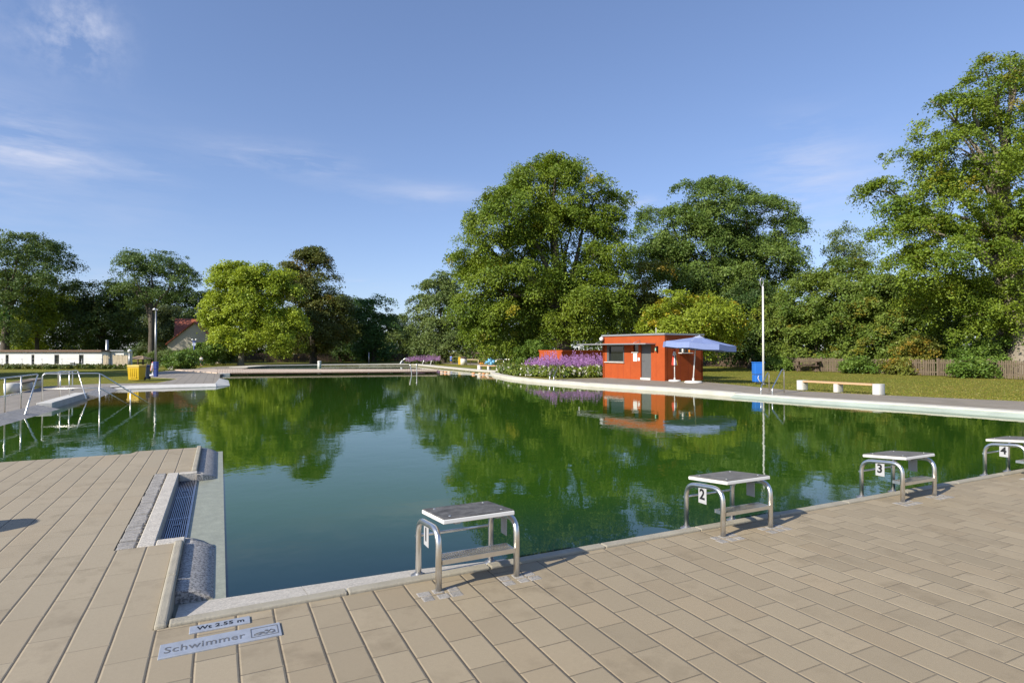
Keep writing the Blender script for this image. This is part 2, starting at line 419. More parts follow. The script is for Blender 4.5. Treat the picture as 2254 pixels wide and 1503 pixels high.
def ground():
    b = bmesh.new(); R = 500
    outer = [Vector((-R, -R, 0)), Vector((R, -R, 0)), Vector((R, R, 0)), Vector((-R, R, 0))]
    hole = [Vector((p.x, p.y, 0)) for p in pool]
    allp = outer+hole
    vs = [b.verts.new((p.x, p.y, -.03)) for p in allp]
    for t in tessellate_polygon([outer, hole]):
        A, B, C = (allp[i] for i in t)
        cr = (B.x-A.x)*(C.y-A.y)-(B.y-A.y)*(C.x-A.x)
        if abs(cr) < 1e-7: continue
        b.faces.new([vs[i] for i in (t if cr > 0 else reversed(t))])
    n = len(hole); low = [b.verts.new((p.x, p.y, -.9)) for p in hole]
    for i in range(n): b.faces.new((vs[4+i], vs[4+(i+1) % n], low[(i+1) % n], low[i]))
    me = bpy.data.meshes.new('lawn'); b.to_mesh(me); b.free(); me.materials.append(M_LAWN)
    setp(link_mesh('lawn', me), kind='structure')
ground()

def water():
    du = .5; us = np.arange(-8, 60.01, du); vs = np.arange(-.4, 90.01, du)
    nu, nv = len(us), len(vs)
    uu, vv = np.meshgrid(us, vs)
    co = np.stack([uu, vv, np.zeros_like(uu)], -1).reshape(-1, 3)
    idx = np.arange(nu*nv).reshape(nv, nu)
    q = np.stack([idx[:-1, :-1], idx[:-1, 1:], idx[1:, 1:], idx[1:, :-1]], -1).reshape(-1, 4)
    me = bpy.data.meshes.new('pool_water')
    me.vertices.add(len(co)); me.vertices.foreach_set('co', co.astype(np.float32).ravel())
    me.loops.add(q.size); me.loops.foreach_set('vertex_index', q.astype(np.int32).ravel())
    me.polygons.add(len(q)); me.polygons.foreach_set('loop_start', np.arange(0, q.size, 4, dtype=np.int32))
    me.update(calc_edges=True)
    u, v = co[:, 0], co[:, 1]
    deep = np.array([.006, .027, .036]); mid = np.array([.028, .078, .008]); far = np.array([.024, .070, .008]); shal = np.array([.12, .085, .014])
    t = np.clip((v-.3+u*.25)/3.2, 0, 1)[:, None]; t = t*t*(3-2*t)
    col = deep*(1-t)+mid*t
    t2 = np.clip((v-18)/12, 0, 1)[:, None]; col = col*(1-t2)+far*t2
    # the wading steps in front of the ramp are shallow: their brown floor shows
    s = np.clip(1-np.maximum(np.abs(u+2.6)-1.3, 0)/1.0, 0, 1)*np.clip(1-np.maximum(np.abs(v-21.8)-3.0, 0)/2.5, 0, 1)
    s = (s*s*(3-2*s))[:, None]; col = col*(1-s)+shal*s
    ca = me.attributes.new('depth_tint', 'FLOAT_COLOR', 'POINT')
    ca.data.foreach_set('color', np.concatenate([col, np.ones((len(col), 1))], 1).astype(np.float32).ravel())
    me.materials.append(M_WATER)
    M = MUV.copy(); M.translation.z = WATER_Z
    setp(link_mesh('pool_water', me, None, M), kind='structure')
water()

# near paving, one sheet with the notch for the gutter
GV0, GV1 = 1.66, 4.80
MB().poly([(-16, -16), (34, -16), (34, 0), (-.02, 0), (-.02, GV0), (-.43, GV0), (-.43, GV1), (-.02, GV1), (-.02, 6.9), (-.84, 6.9), (-.9, 6.70), (-5.2, 6.70), (-16, 6.70)], -.25, 0.0
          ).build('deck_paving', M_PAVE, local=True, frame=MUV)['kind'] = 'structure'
# terrace across the inlet, the ramp and the far promenade (paved)
prom = [U(-3.9, 26.0), U(-4.0, 20.5), U(-4.2, 16.5), U(-4.42, 14.2), U(-4.8, 11), U(-5.2, 6.8), U(-9, 6.8), U(-7.4, 14), G(-60, 888), G(0, 871), G(100, 850), G(200, 845), G(270, 843.5), G(345, 842.5),
        G(375, 837), G(392, 833), G(330, 829.5), G(325, 822), G(372, 815), G(430, 810.5), G(480, 806.5), G(590, 802.2), G(700, 801), G(905, 799.5), G(905, 802.3), G(790, 803), G(700, 803.8),
        G(590, 805.6), G(545, 809), G(530, 812.5), U(.75, 41.0), U(.3, 38.0), U(.28, 32.1), U(.10, 26.45), U(-1.6, 26.5), U(-3.1, 26.3)]
def uvp(L): return [tuple((MUVI @ p)[:2]) for p in L]
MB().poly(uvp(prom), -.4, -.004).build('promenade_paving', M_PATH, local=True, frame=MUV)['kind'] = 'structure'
# path along the right bank
shore = [U(18.9, -2), U(18.9, 0), U(18.42, 3.67), U(17.97, 6.18), U(17.3, 8.88), U(16.9, 11.5), U(16.6, 14.69), U(15.75, 18), U(15.36, 20.82), U(15.1, 23.5), U(15.2, 26.5), U(16.1, 30.5), U(17.65, 34.5)]
def offset(path, d):
    out = []
    for i, p in enumerate(path):
        a = path[max(0, i-1)]; b = path[min(len(path)-1, i+1)]; t = (b-a).normalized(); out.append(p+Vector((t.y, -t.x, 0))*d)
    return out
so = offset(shore, .42)
right_path = so[:10]+[G(1245, 834), G(1330, 831.5), U(20.2, 24.2), U(20.5, 19.4), G(1560, 841), G(1680, 853), G(1770, 861), G(2000, 872), G(2254, 883), G(2500, 893), U(25, -2)]
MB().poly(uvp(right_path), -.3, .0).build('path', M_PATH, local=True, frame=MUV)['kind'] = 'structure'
# coping of the right bank: whitish slabs with a few overflow slots between them
def strip(name, pin, pout, zin, zout, mat, zb=-.5):
    m = MB(); n = len(pin)
    for i in range(n-1):
        a, b, c, d = pin[i], pin[i+1], pout[i+1], pout[i]
        m.hexa([Vector((p.x, p.y, zb)) for p in (a, b, c, d)], [Vector((a.x, a.y, zin)), Vector((b.x, b.y, zin)), Vector((c.x, c.y, zout)), Vector((d.x, d.y, zout))])
    bmesh.ops.remove_doubles(m.b, verts=m.b.verts, dist=.0005)
    dead = [f for f in m.b.faces if all(len(e.link_faces) > 2 for e in f.edges) and abs(f.normal.z) < .2]
    o = m.build(name, mat); o['kind'] = 'structure'; return o
def densify(path, step=.5):
    out = []
    for a, b in zip(path, path[1:]):
        n = max(1, int((b-a).length/step)); out += [a.lerp(b, k/n) for k in range(n)]
    return out+[path[-1]]
sl = 5
cin = offset(shore[sl:], -.04); cout = offset(shore[sl:], .42)
strip('pool_coping', cin, cout, .03, .035, M_COPE)
bin_ = offset(shore[:sl+1], -.34); bmid = offset(shore[:sl+1], -.02); bout = offset(shore[:sl+1], .42)
strip('pool_bank', bin_, bmid, WATER_Z+.004, -.02, M_BANK)
strip('bank_edge', bmid, bout, .012, .016, M_COPE)
for px in (1163, 1284, 1506):
    pq = G(px, 838 if px < 1250 else 852, 0)
    best = min(densify(shore[sl:], .1), key=lambda p: abs((p.x*FPX/p.y+1127)-px)); i_ = min(range(len(shore)-1), key=lambda k: (shore[k].lerp(shore[k+1], .5)-best).length)
    d_ = (shore[i_+1]-shore[i_]).normalized(); R_ = Matrix.Rotation(math.atan2(d_.y, d_.x), 3, 'Z'); n_ = Vector((d_.y, -d_.x, 0))
    mm = MB(); mm.box(best+n_*.08+Vector((0, 0, -.02)), (.40, .22, .115), R_)
    mm.build('overflow_slot', mk('slot_grey', (.16, .16, .15), .7))['kind'] = 'structure'
far_in = [G(1106, 818.5), G(1070, 817.5), G(1035, 815), G(1000, 811.5), G(950, 806.7), G(905, 802.3)]
strip('far_coping', far_in, offset(far_in, -.0+.9), .05, .06, M_COPE)
far_l = [G(905, 802.3), G(790, 803), G(700, 803.8), G(590, 805.6), G(545, 809)]
strip('far_shore_coping', far_l, offset(far_l, 1.6), .05, .05, M_COPE)
MB().poly(uvp([G(960, 802), G(905, 799.6), G(905, 797.4), G(990, 800), G(1040, 802.5), G(1200, 806), G(1200, 804), G(990, 797.5), G(880, 795.2), G(880, 799), G(950, 804.5)]), -.2, -.015).build('play_path', M_PATH, local=True, frame=MUV)['kind'] = 'structure'

# kerbs and granite of the near pool corner
def segs(a, b, L):
    n = max(1, round((b-a)/L)); return [(a+(b-a)*k/n, a+(b-a)*(k+1)/n) for k in range(n)]
m = MB()
for a, b in segs(.055, 26.055, 1.0): m.box(((a+b)/2, .035, -.19), (b-a-.006, .085, .42))
m.bevel(.010, 2); m.build('pool_kerb', M_KERB, local=True, frame=MUV)['kind'] = 'structure'
m = MB()
for (c0, c1) in ((-.008, GV0), (GV1, 6.92)):
    for a, b in segs(c0, c1, .9): m.box((.018, (a+b)/2, -.175), (.068, b-a-.006, .40))
m.bevel(.018, 3); m.build('terrace_kerb', M_KERB, local=True, frame=MUV)['kind'] = 'structure'
m = MB()
for a, b in segs(.075, 2.36, .76):
    va, vb = .60-(a*.055), .60-(b*.055)
    if b > 2.3: vb = .40
    A = [(a+.002, .08), (b-.002, .08), (b-.002, vb), (a+.002, va)]
    z = [-.012, -.012, -.105, -.105]
    m.hexa([Vector((p[0], p[1], -.6)) for p in A], [Vector((p[0], p[1], q)) for p, q in zip(A, z)])
m.build('granite_ledge', M_GRANITE_P, local=True, frame=MUV)['kind'] = 'structure'
def slope(v0, v1, round0=False, round1=False):
    m = MB(); n = 14
    prof = [(.054, -.016), (.12, -.028), (.19, -.050), (.25, -.080), (.295, -.118)]
    rows = []
    for i in range(n+1):
        v = v0+(v1-v0)*i/n; row = []
        for k, (u, z) in enumerate(prof):
            vv = v
            if round1 and i == n: vv = v-(k/4)**2*.13
            if round0 and i == 0: vv = v+(k/4)**2*.13
            row.append((u, vv, z))
        rows.append(row)
    top = [[m.b.verts.new(p) for p in r] for r in rows]; bot = [[m.b.verts.new((p[0], p[1], -.6)) for p in r] for r in rows]
    for i in range(n):
        for k in range(4): m.b.faces.new((top[i][k], top[i][k+1], top[i+1][k+1], top[i+1][k])).smooth = True
    for r_t, r_b in ((top[0], bot[0]), (top[-1], bot[-1])):
        for k in range(4): m.b.faces.new((r_t[k], r_t[k+1], r_b[k+1], r_b[k]))
    for k in (0, 4):
        for i in range(n): m.b.faces.new((top[i][k], top[i+1][k], bot[i+1][k], bot[i][k]))
    m.build('granite_slope', M_GRANITE, local=True, frame=MUV)['kind'] = 'structure'
slope(.60, 1.84, round1=True); slope(4.66, 6.95, round0=True)
MB().box((.2, 3.7, -.35), (.31, 6.6, .5)).build('overflow_ledge', M_GRANITE_W, local=True, frame=MUV)['kind'] = 'structure'
bpy.data.objects['overflow_ledge'].location.z += -.005
# setts and granite border round the gutter
m = MB(); v = GV0+.01; rr = random.Random(3)
while v < GV1-.05:
    L = rr.uniform(.09, .125)
    m.box((-.356+rr.uniform(-.004, .004), v+L/2, -.088+rr.uniform(-.004, .005)), (rr.uniform(.118, .132), L-.017, .18)); v += L
m.bevel(.009, 2); m.build('granite_setts', M_SETT, local=True, frame=MUV)['kind'] = 'structure'
m = MB(); m.box((-.358, (GV0+GV1)/2, -.116), (.1445, GV1-GV0, .2)); m.box((-.2185, 3.2, -.15), (.02, 3.0, .2))
m.build('sett_bedding', M_KERB, local=True, frame=MUV)['kind'] = 'structure'
m = MB()
m.box((-.215, (GV0+GV1)/2, -.20), (.125, GV1-GV0-.01, .41))
m.box((-.045, GV0+.075, -.20), (.205, .14, .41)); m.box((-.045, GV1-.055, -.20), (.205, .10, .41))
m.bevel(.008, 1)
m.build('granite_border', M_GRANITE_P, local=True, frame=MUV)['kind'] = 'structure'
MB().box((-.05, 3.25, -.2115), (.2, 2.9, .2)).build('gutter_channel', M_DARK, local=True, frame=MUV)['kind'] = 'structure'
M_GRATE = mk('wet_sky_tint_grate', (.20, .245, .36), .22, .8, var=.15, scale=5)  # blue of the reflected sky is put into the metal colour
g = thing('gutter_grate', 'metal slotted grate tinted with reflected sky blue, lying in the sunken overflow gutter', 'drain grate', U(-.05, 3.3, -.099), TH)
gm = MB()
for k in range(11): gm.box((-.085+k*.0172, 0, 0), (.0075, 2.82, .018))
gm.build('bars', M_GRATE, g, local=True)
gm = MB()
for yy in (-1.40, -.47, .47, 1.40): gm.box((.002, yy, -.004), (.19, .02, .018))
for xx in (-.097, .099): gm.box((xx, 0, -.003), (.012, 2.82, .026))
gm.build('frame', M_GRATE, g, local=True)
for yy in (-.75, .75):
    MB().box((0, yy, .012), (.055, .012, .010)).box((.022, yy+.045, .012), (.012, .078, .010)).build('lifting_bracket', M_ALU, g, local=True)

# ramp kerb and granite slabs on the far left
def ramp_edge():
    m = MB()
    P = [U(-4.02, 17.0), U(-3.93, 21.4)]
    d = (P[1]-P[0]).normalized(); n = Vector((d.y, -d.x, 0))
    m.hexa([p+Vector((0, 0, -.5)) for p in (P[0]-n*.32, P[0]+n*.05, P[1]+n*.05, P[1]-n*.32)], [p+Vector((0, 0, .07)) for p in (P[0]-n*.32, P[0]+n*.05, P[1]+n*.05, P[1]-n*.32)])
    m.bevel(.015, 2); m.build('ramp_kerb', M_CONC)['kind'] = 'structure'
    m = MB()
    for (v0, v1) in ((12.2, 16.9), (21.5, 26.0)):
        for a, b in segs(v0, v1, 1.5):
            def pt(v, du): 
                uu = -4.42+(v-14.2)/(20.5-14.2)*.42 if v < 20.5 else -3.98
                return U(uu+du, v)
            m.hexa([pt(v, s)+Vector((0, 0, -.5)) for v, s in ((a, -.05), (a, .5), (b-.01, .5), (b-.01, -.05))],
                   [pt(a, -.05)+Vector((0, 0, .03)), pt(a, .5)+Vector((0, 0, -.125)), pt(b-.01, .5)+Vector((0, 0, -.125)), pt(b-.01, -.05)+Vector((0, 0, .03))])
    m.build('granite_apron', M_GRANITE, local=False)['kind'] = 'structure'
    m = MB()
    for v in (26.05, 26.5):
        pass
    m.hexa([U(*p) for p in ((-3.9, 25.9, -.5), (.16, 26.1, -.5), (.12, 26.5, -.5), (-3.9, 26.4, -.5))], [U(*p) for p in ((-3.9, 25.9, -.09), (.16, 26.1, -.09), (.12, 26.5, .03), (-3.9, 26.4, .03))])
    m.hexa([U(*p) for p in ((.1, 26.1, -.5), (.72, 26.8, -.5), (.72, 32.0, -.5), (.28, 32.0, -.5), (.1, 26.5, -.5))], [U(*p) for p in ((.1, 26.1, -.09), (.72, 26.8, -.1), (.72, 32.0, -.1), (.28, 32.0, .03), (.1, 26.5, .03))])
    m.build('quay_coping', M_CONC)['kind'] = 'structure'
ramp_edge()

# ================================================================== STARTING BLOCKS
def starting_block():
    t = thing('starting_block', 'steel starting block numbered 1 with a dark worn grip top', 'starting block', U(1.88, 0, 0), TH, 'starting blocks along the pool edge')
    W, zf, zb, vf, vb = .285, .415, .375, -.20, .235          # half width, top of frame front/back, front/back leg lines
    for sx_ in (-1, 1):
        x = sx_*W
        path = rounded([(x, vf, -.02), (x, vf, zf-.02), (x, vb, zb-.02), (x, vb, -.16)], .12, 7)
        fr = MB().tube(path, .0215, 14).build('side_frame', M_STEEL, t, local=True)
        MB().lathe((x, vb, -.055), [(.055, 0), (.055, .012), (.027, .016), (.027, .03)], 16).build('foot_flange', M_STEELD, fr, local=True)
    ang = math.atan2(zb-zf, vb-vf); R = Matrix.Rotation(ang, 3, 'X')
    c = Vector((0, (vf+vb)/2-.01, (zf+zb)/2+.030)); nrm = R @ Vector((0, 0, 1))
    MB().box(c, (.52, .46, .028), R).bevel(.004, 1).build('platform', M_WHITE, t, local=True)
    MB().box(c+nrm*.016, (.512, .445, .010), R).bevel(.002, 1).build('grip_mat', M_RUBBER, t, local=True)
    for a in (-.19, .19):
        for b in (-.16, .16): MB().lathe(c+R @ Vector((a, b, .021)), [(.010, 0), (.008, .004)], 8).build('screw', M_STEEL, t, local=True)
    for xx in (-.15, .15): MB().box(c+R @ Vector((xx, 0, -.021)), (.04, .40, .014), R).build('mounting_rail', M_STEELD, t, local=True)
    st = MB(); zs = .185
    st.box((0, vf-.012, zs), (2*W-.04, .012, .032)); st.box((0, vf+.11, zs), (2*W-.04, .010, .03))
    for xx in (-W+.026, W-.026): st.box((xx, vf+.05, zs), (.008, .12, .03))
    nb = 30
    for k in range(nb): st.box((-W+.035+(2*W-.07)*k/(nb-1), vf+.05, zs+.010), (.006, .112, .012))
    for k in range(3): st.box((0, vf+.02+k*.03, zs+.006), (2*W-.05, .005, .012))
    st.build('step', M_STEEL, t, local=True)
    MB().tube([(-W-.02, vb+.01, .235), (W, vb+.01, .235)], .011, 10).build('grab_bar', M_STEEL, t, local=True)
    for sx_ in (-1, 1):
        pl = MB().box((sx_*(W+.010), .025, .300), (.006, .095, .150)).bevel(.0025, 1).build('number_plate', M_NPLATE, t, local=True)
    return t
block = starting_block()
blocks = [block]
for k, (lab) in enumerate(['steel starting block numbered 2 with a pale clean top, right of the dark topped block',
                           'steel starting block numbered 3 with a pale top, second in from the right',
                           'steel starting block numbered 4, cut by the right edge of the view']):
    b = dup(block, U(1.88+2.52*(k+1), 0, 0), None, lab); blocks.append(b)
for k, b in enumerate(blocks):
    pls = [c for c in b.children if c.name.startswith('number_plate')]
    for pl in pls:
        s_ = -1 if sum(v.co.x for v in pl.data.vertices) < 0 else 1
        R = Matrix(((0, 0, s_, 0), (s_, 0, 0, 0), (0, 1, 0, 0), (0, 0, 0, 1)))     # text x along -/+v, text y up
        Mt = FRAME[b] @ Matrix.Translation((s_*(.285+.0142), .025, .301)) @ R
        lettering('numeral', str(k+1), .125, M_BLACK, pl, Mt, .0008, .0035, 1.0)
for k, b in enumerate(blocks[1:]):           # the other tops are paler than the first
    for c in b.children:
        if c.name.startswith('grip_mat'):
            c.data = c.data.copy(); c.data.materials[0] = mk('pale_grip_mat', (.165, .155, .14), .8, var=.28, scale=9, bump=.35, bscale=130)
# setts set in the paving at the front legs
m = MB(); rr = random.Random(8)
for k in range(4):
    for sx_ in (-1, 1):
        cu, cv = 1.88+2.52*k+sx_*.285, -.245
        for i in range(3):
            for j in range(2):
                m.box((cu-.095+i*.095+rr.uniform(-.008, .008), cv-.045+j*.085+rr.uniform(-.006, .006), -.0145), (.084+rr.uniform(-.01, .006), .075+rr.uniform(-.008, .006), .036))
m.bevel(.008, 2); m.build('leg_setts', M_SETT, local=True, frame=MUV)['kind'] = 'structure'

# ================================================================== SIGN PLATES IN THE PAVING
def floor_sign(name, label, u0, u1, v0, v1):
    t = thing(name, label, 'sign plate', U((u0+u1)/2, (v0+v1)/2, 0), TH)
    MB().box((0, 0, .003), (u1-u0, v1-v0, .010)).bevel(.002, 1).build('plate', M_ALU, t, local=True)
    return t
s1 = floor_sign('depth_sign', 'small metal plate set in the paving reading Wt 2.55 m', .165, .475, -.150, -.060)
lettering('lettering', 'Wt 2.55 m', .062, M_BLACK, s1, FRAME[s1] @ Matrix.Translation((.004, -.003, .0088)), .0006, .0010, .84, 1.06)
s2 = floor_sign('swimmer_sign', 'long metal plate set in the paving reading Schwimmer with a swimmer pictogram', .035, .625, -.385, -.225)
M_ENGR = mk('engraved_grey', (.13, .135, .145), .6, var=.25, scale=30)
lettering('lettering', 'Schwimmer', .098, M_ENGR, s2, FRAME[s2] @ Matrix.Translation((-.082, -.006, .0088)), .0006, .0004, .80, 1.04)
pm = MB(); cx, cy = .21, 0.0; w2, h2 = .068, .052; z = .0090
for (a, b, ww, hh) in ((0, h2, 2*w2, .004), (0, -h2, 2*w2, .004), (w2, 0, .004, 2*h2), (-w2, 0, .004, 2*h2)): pm.box((cx+a, cy+b, z), (ww, hh, .0012))
for row in (-.022, -.034):
    pts = [(cx-.055+k*.0055, cy+row+.004*math.sin(k*1.05), z) for k in range(21)]
    pm.tube(pts, .0016, 5)
pm.lathe((cx+.010, cy+.004, z-.0006), [(.009, 0), (.009, .0012)], 12)
pm.tube([(cx-.045, cy-.016, z), (cx-.02, cy-.006, z), (cx+.0, cy-.014, z)], .0028, 5)
pm.tube([(cx+.018, cy-.012, z), (cx+.034, cy+.008, z), (cx+.052, cy-.012, z)], .0024, 5)
pm.build('pictogram', M_ENGR, s2, local=True)

# ================================================================== RED KIOSK
A, B, C = Vector((5.23, 33.89, 0)), Vector((7.76, 29.9, 0)), None
B = G(1463, 838.5); A = G(1327, 830.5)
fd = (A-B).normalized(); sd = Vector((-fd.y, fd.x, 0))
if sd.x < 0: sd = -sd
kk = (1547-1127)/FPX; ts = (kk*B.y-B.x)/(sd.x-kk*sd.y); C = B+sd*ts
D = A+(C-B); HT = zat(737, B.y)
hut = thing('kiosk', 'red clad flat roofed kiosk with grey door and dark window by the pool', 'kiosk', B)
nf = -sd; ns = -fd                         # outward normals of front (facing the pool) and side
def front(px, py, off=0.0):
    p = cam_line(A, B, px); return Vector((p.x, p.y, zat(py, p.y)))+nf*off
def slab(name, mat, x0, x1, y0, y1, d0, d1, parent, P=A, Q=B, n=None, mbonly=False, mb=None):
    n = n or nf
    a = cam_line(P, Q, x0); b = cam_line(P, Q, x1); Ym = (a.y+b.y)/2
    zt, zb = zat(y0, Ym), zat(y1, Ym)
    mb = mb or MB()
    pts = [a+n*d0, b+n*d0, b+n*d1, a+n*d1]
    mb.hexa([Vector((p.x, p.y, zb)) for p in pts], [Vector((p.x, p.y, zt)) for p in pts])
    return mb if mbonly else mb.build(name, mat, parent)
# walls as cladding panels: front built round the window and door openings
def wall_panels():
    m = MB(); th = .16
    def fp(x0, x1, z0, z1):
        a = cam_line(A, B, x0); b = cam_line(A, B, x1); pts = [a, b, b-nf*th, a-nf*th]
        m.hexa([Vector((p.x, p.y, z0)) for p in pts], [Vector((p.x, p.y, z1)) for p in pts])
    Yw = cam_line(A, B, 1355).y; Yd = cam_line(A, B, 1421).y; Yn = cam_line(A, B, 1399).y
    zw0, zw1 = zat(796, Yw), zat(758, Yw); zn0, zn1 = zat(775, Yn), zat(757, Yn); zd1 = zat(757, Yd)
    fp(1327, 1336, -.05, HT); fp(1336, 1374, -.05, zw0); fp(1336, 1374, zw1, HT); fp(1374, 1394, -.05, HT)
    fp(1394, 1405, -.05, zn0); fp(1394, 1405, zn1, HT); fp(1405, 1410, -.05, HT); fp(1410, 1433, zd1, HT); fp(1433, 1463, -.05, HT)
    for (P, Q, n) in ((C, B, ns), (A, D, fd), (D, C, sd)):
        pts = [P, Q, Q-n*th, P-n*th]
        if n is ns: pts = [P, Q-nf*th*0+sd*th, Q+sd*th-n*th, P-n*th]
        m.hexa([Vector((p.x, p.y, -.05)) for p in pts], [Vector((p.x, p.y, HT)) for p in pts])
    m.build('wall', M_RED, hut)
    # vertical cladding joints
    MJ = mk('red_joint', (.26, .035, .011), .7)
    for px in (1345, 1360, 1372, 1388, 1444):
        a = cam_line(A, B, px); z1 = zat(799, a.y) if 1336 < px < 1374 else HT-.2
        MB().box((a+nf*.001+Vector((0, 0, z1/2))), (.012, .004, z1), Matrix.Rotation(math.atan2(fd.y, fd.x), 3, 'Z')).build('cladding_joint', MJ, hut)
    for tt in (.2, .4, .6, .8):
        a = B.lerp(C, tt); MB().box(a+ns*.001+Vector((0, 0, HT/2)), (.012, .004, HT), Matrix.Rotation(math.atan2(sd.y, sd.x), 3, 'Z')).build('cladding_joint', MJ, hut)
wall_panels()
pts = [A+nf*.06+fd*.06, B+nf*.06+ns*.06, C+ns*.06+sd*.06, D+sd*.06+fd*.06]
rf = MB().hexa([p+Vector((0, 0, HT+.002)) for p in pts], [p+Vector((0, 0, HT+.09)) for p in pts]).build('roof', M_ROOFG, hut)
MB().tube([B.lerp(D, .3)+Vector((0, 0, HT+.08)), B.lerp(D, .3)+Vector((0, 0, HT+.42))], .018, 6).build('vent_pipe', M_WHITE, rf)
wf = slab('window', M_DOOR, 1336.2, 1373.8, 758.2, 763, -.14, .012, hut)
m = MB()
for (x0, x1, y0, y1) in ((1336.2, 1340.2, 763, 796), (1371.8, 1373.8, 763, 796), (1340.2, 1371.8, 794, 796)): slab('', None, x0, x1, y0, y1, -.13, .008, None, mbonly=True, mb=m)
m.build('frame', M_DOOR, wf)
slab('pane', M_GLASS, 1340.2, 1371.8, 763, 794, -.10, -.08, wf)
slab('sill', M_CONC, 1332, 1375, 796.2, 798, -.02, .09, wf)
nw = slab('small_window', M_GLASS, 1394.2, 1404.8, 757.3, 774.8, -.10, -.07, hut); slab('sill', M_WHITE, 1391.5, 1406, 775.2, 776.4, -.02, .07, nw)
dr = slab('door', M_DOOR, 1410.3, 1432.7, 757.3, 831, -.12, -.07, hut)
hd = cam_line(A, B, 1413); MB().tube([hd-nf*.07+Vector((0, 0, 1.0)), hd-nf*.02+Vector((0, 0, 1.0)), hd-nf*.02-fd*.12+Vector((0, 0, 1.0))], .012, 6).build('handle', M_STEELD, dr)
slab('threshold', M_CONC, 1410.5, 1432.5, 831.3, 836, -.1, .05, hut)
slab('notice', M_WHITE, 1394.2, 1402.5, 777, 795, .004, .018, hut, )
slab('notice', M_WHITE, 1404.2, 1408.4, 787, 794, .004, .018, hut)
a = cam_line(A, B, 1447.5); zz = zat(768, a.y)
wl = MB().box(a+nf*.07+Vector((0, 0, zz)), (.14, .10, .30), Matrix.Rotation(math.atan2(nf.y, nf.x), 3, 'Z')).bevel(.02, 1).build('wall_lamp', M_BLACK, hut)
MB().box(a+nf*.15+Vector((0, 0, zz-.02)), (.02, .06, .15), Matrix.Rotation(math.atan2(nf.y, nf.x), 3, 'Z')).build('lens', mk('green_glass', (.25, .62, .42), .2), wl)
# thin canopy over the front, running out past the left end
p0 = A+fd*1.45; p1 = cam_line(A, B, 1443); zc = zat(757.5, (p0.y+p1.y)/2)
cp = MB().hexa([p+Vector((0, 0, zc-.03)) for p in (p0+nf*.012, p1+nf*.012, p1+nf*.72, p0+nf*.72)], [p+Vector((0, 0, zc+.03)) for p in (p0+nf*.012, p1+nf*.012, p1+nf*.72, p0+nf*.72)]).build('canopy', M_ROOFG, hut)
MB().tube([p0+nf*.60+fd*-.06+Vector((0, 0, zc-.04)), p0+nf*.60+fd*-.06+Vector((0, 0, zc-.34))], .035, 8).build('hanging_lamp', M_GLOBE, cp)
for q in (.25, .8): 
    pq = p0.lerp(p1, q); MB().tube([pq+nf*.02+Vector((0, 0, zc+.03)), pq+nf*.02+Vector((0, 0, zc+.2)), pq+nf*.5+Vector((0, 0, zc+.035))], .012, 6).build('bracket', M_STEELD, cp)
pb = cam_line(A, B, 1329.5); MB().ball(pb+nf*.14+fd*.05+Vector((0, 0, zat(746, pb.y))), .125).build('globe_lamp', M_GLOBE, hut)
# serving hatch on the side wall
hb = MB(); q0, q1 = cam_line(B, C, 1495), cam_line(B, C, 1517); zh0, zh1 = zat(776, q0.y), zat(763, q0.y)
hh = hb.hexa([p+Vector((0, 0, zh0)) for p in (q0+ns*.004, q1+ns*.004, q1+ns*.02, q0+ns*.02)], [p+Vector((0, 0, zh1)) for p in (q0+ns*.004, q1+ns*.004, q1+ns*.02, q0+ns*.02)]).build('hatch', M_GLASS, hut)
MB().hexa([p+Vector((0, 0, zh0-.04)) for p in (q0-sd*.06, q1+sd*.06, q1+sd*.06+ns*.22, q0-sd*.06+ns*.22)], [p+Vector((0, 0, zh0)) for p in (q0-sd*.06, q1+sd*.06, q1+sd*.06+ns*.22, q0-sd*.06+ns*.22)]).build('shelf', M_WHITE, hh)
for tt, mt, lab in ((.15, M_WHITE, 'small white cup standing on the hatch shelf of the red kiosk'), (.82, M_ORANGE, 'small orange cup standing on the hatch shelf of the red kiosk')):
    setp(MB().lathe(q0.lerp(q1, tt)+ns*.13+Vector((0, 0, zh0+.002)), [(.045, 0), (.05, .13), (.048, .22)], 10).build('cup', mt), lab, 'cup')

# low red outbuilding behind the flowers
a0, a1 = AT(1236, 786, 44), AT(1332, 786, 47)
dd = (a1-a0).normalized(); nn = Vector((-dd.y, dd.x, 0))
ob = thing('red_shed', 'low red building half hidden behind the purple flowers left of the kiosk', 'shed', (a0.x, a0.y, 0))
zt = zat(770.5, 45)
MB().hexa([Vector((p.x, p.y, -.05)) for p in (a0, a1, a1+nn*2.5, a0+nn*2.5)], [Vector((p.x, p.y, zt-.12)) for p in (a0, a1, a1+nn*2.5, a0+nn*2.5)]).build('wall', M_RED, ob)
MB().hexa([Vector((p.x, p.y, zt-.118)) for p in (a0-nn*.1, a1-nn*.1, a1+nn*2.6, a0+nn*2.6)], [Vector((p.x, p.y, zt)) for p in (a0-nn*.1, a1-nn*.1, a1+nn*2.6, a0+nn*2.6)]).build('roof', M_RED, ob)

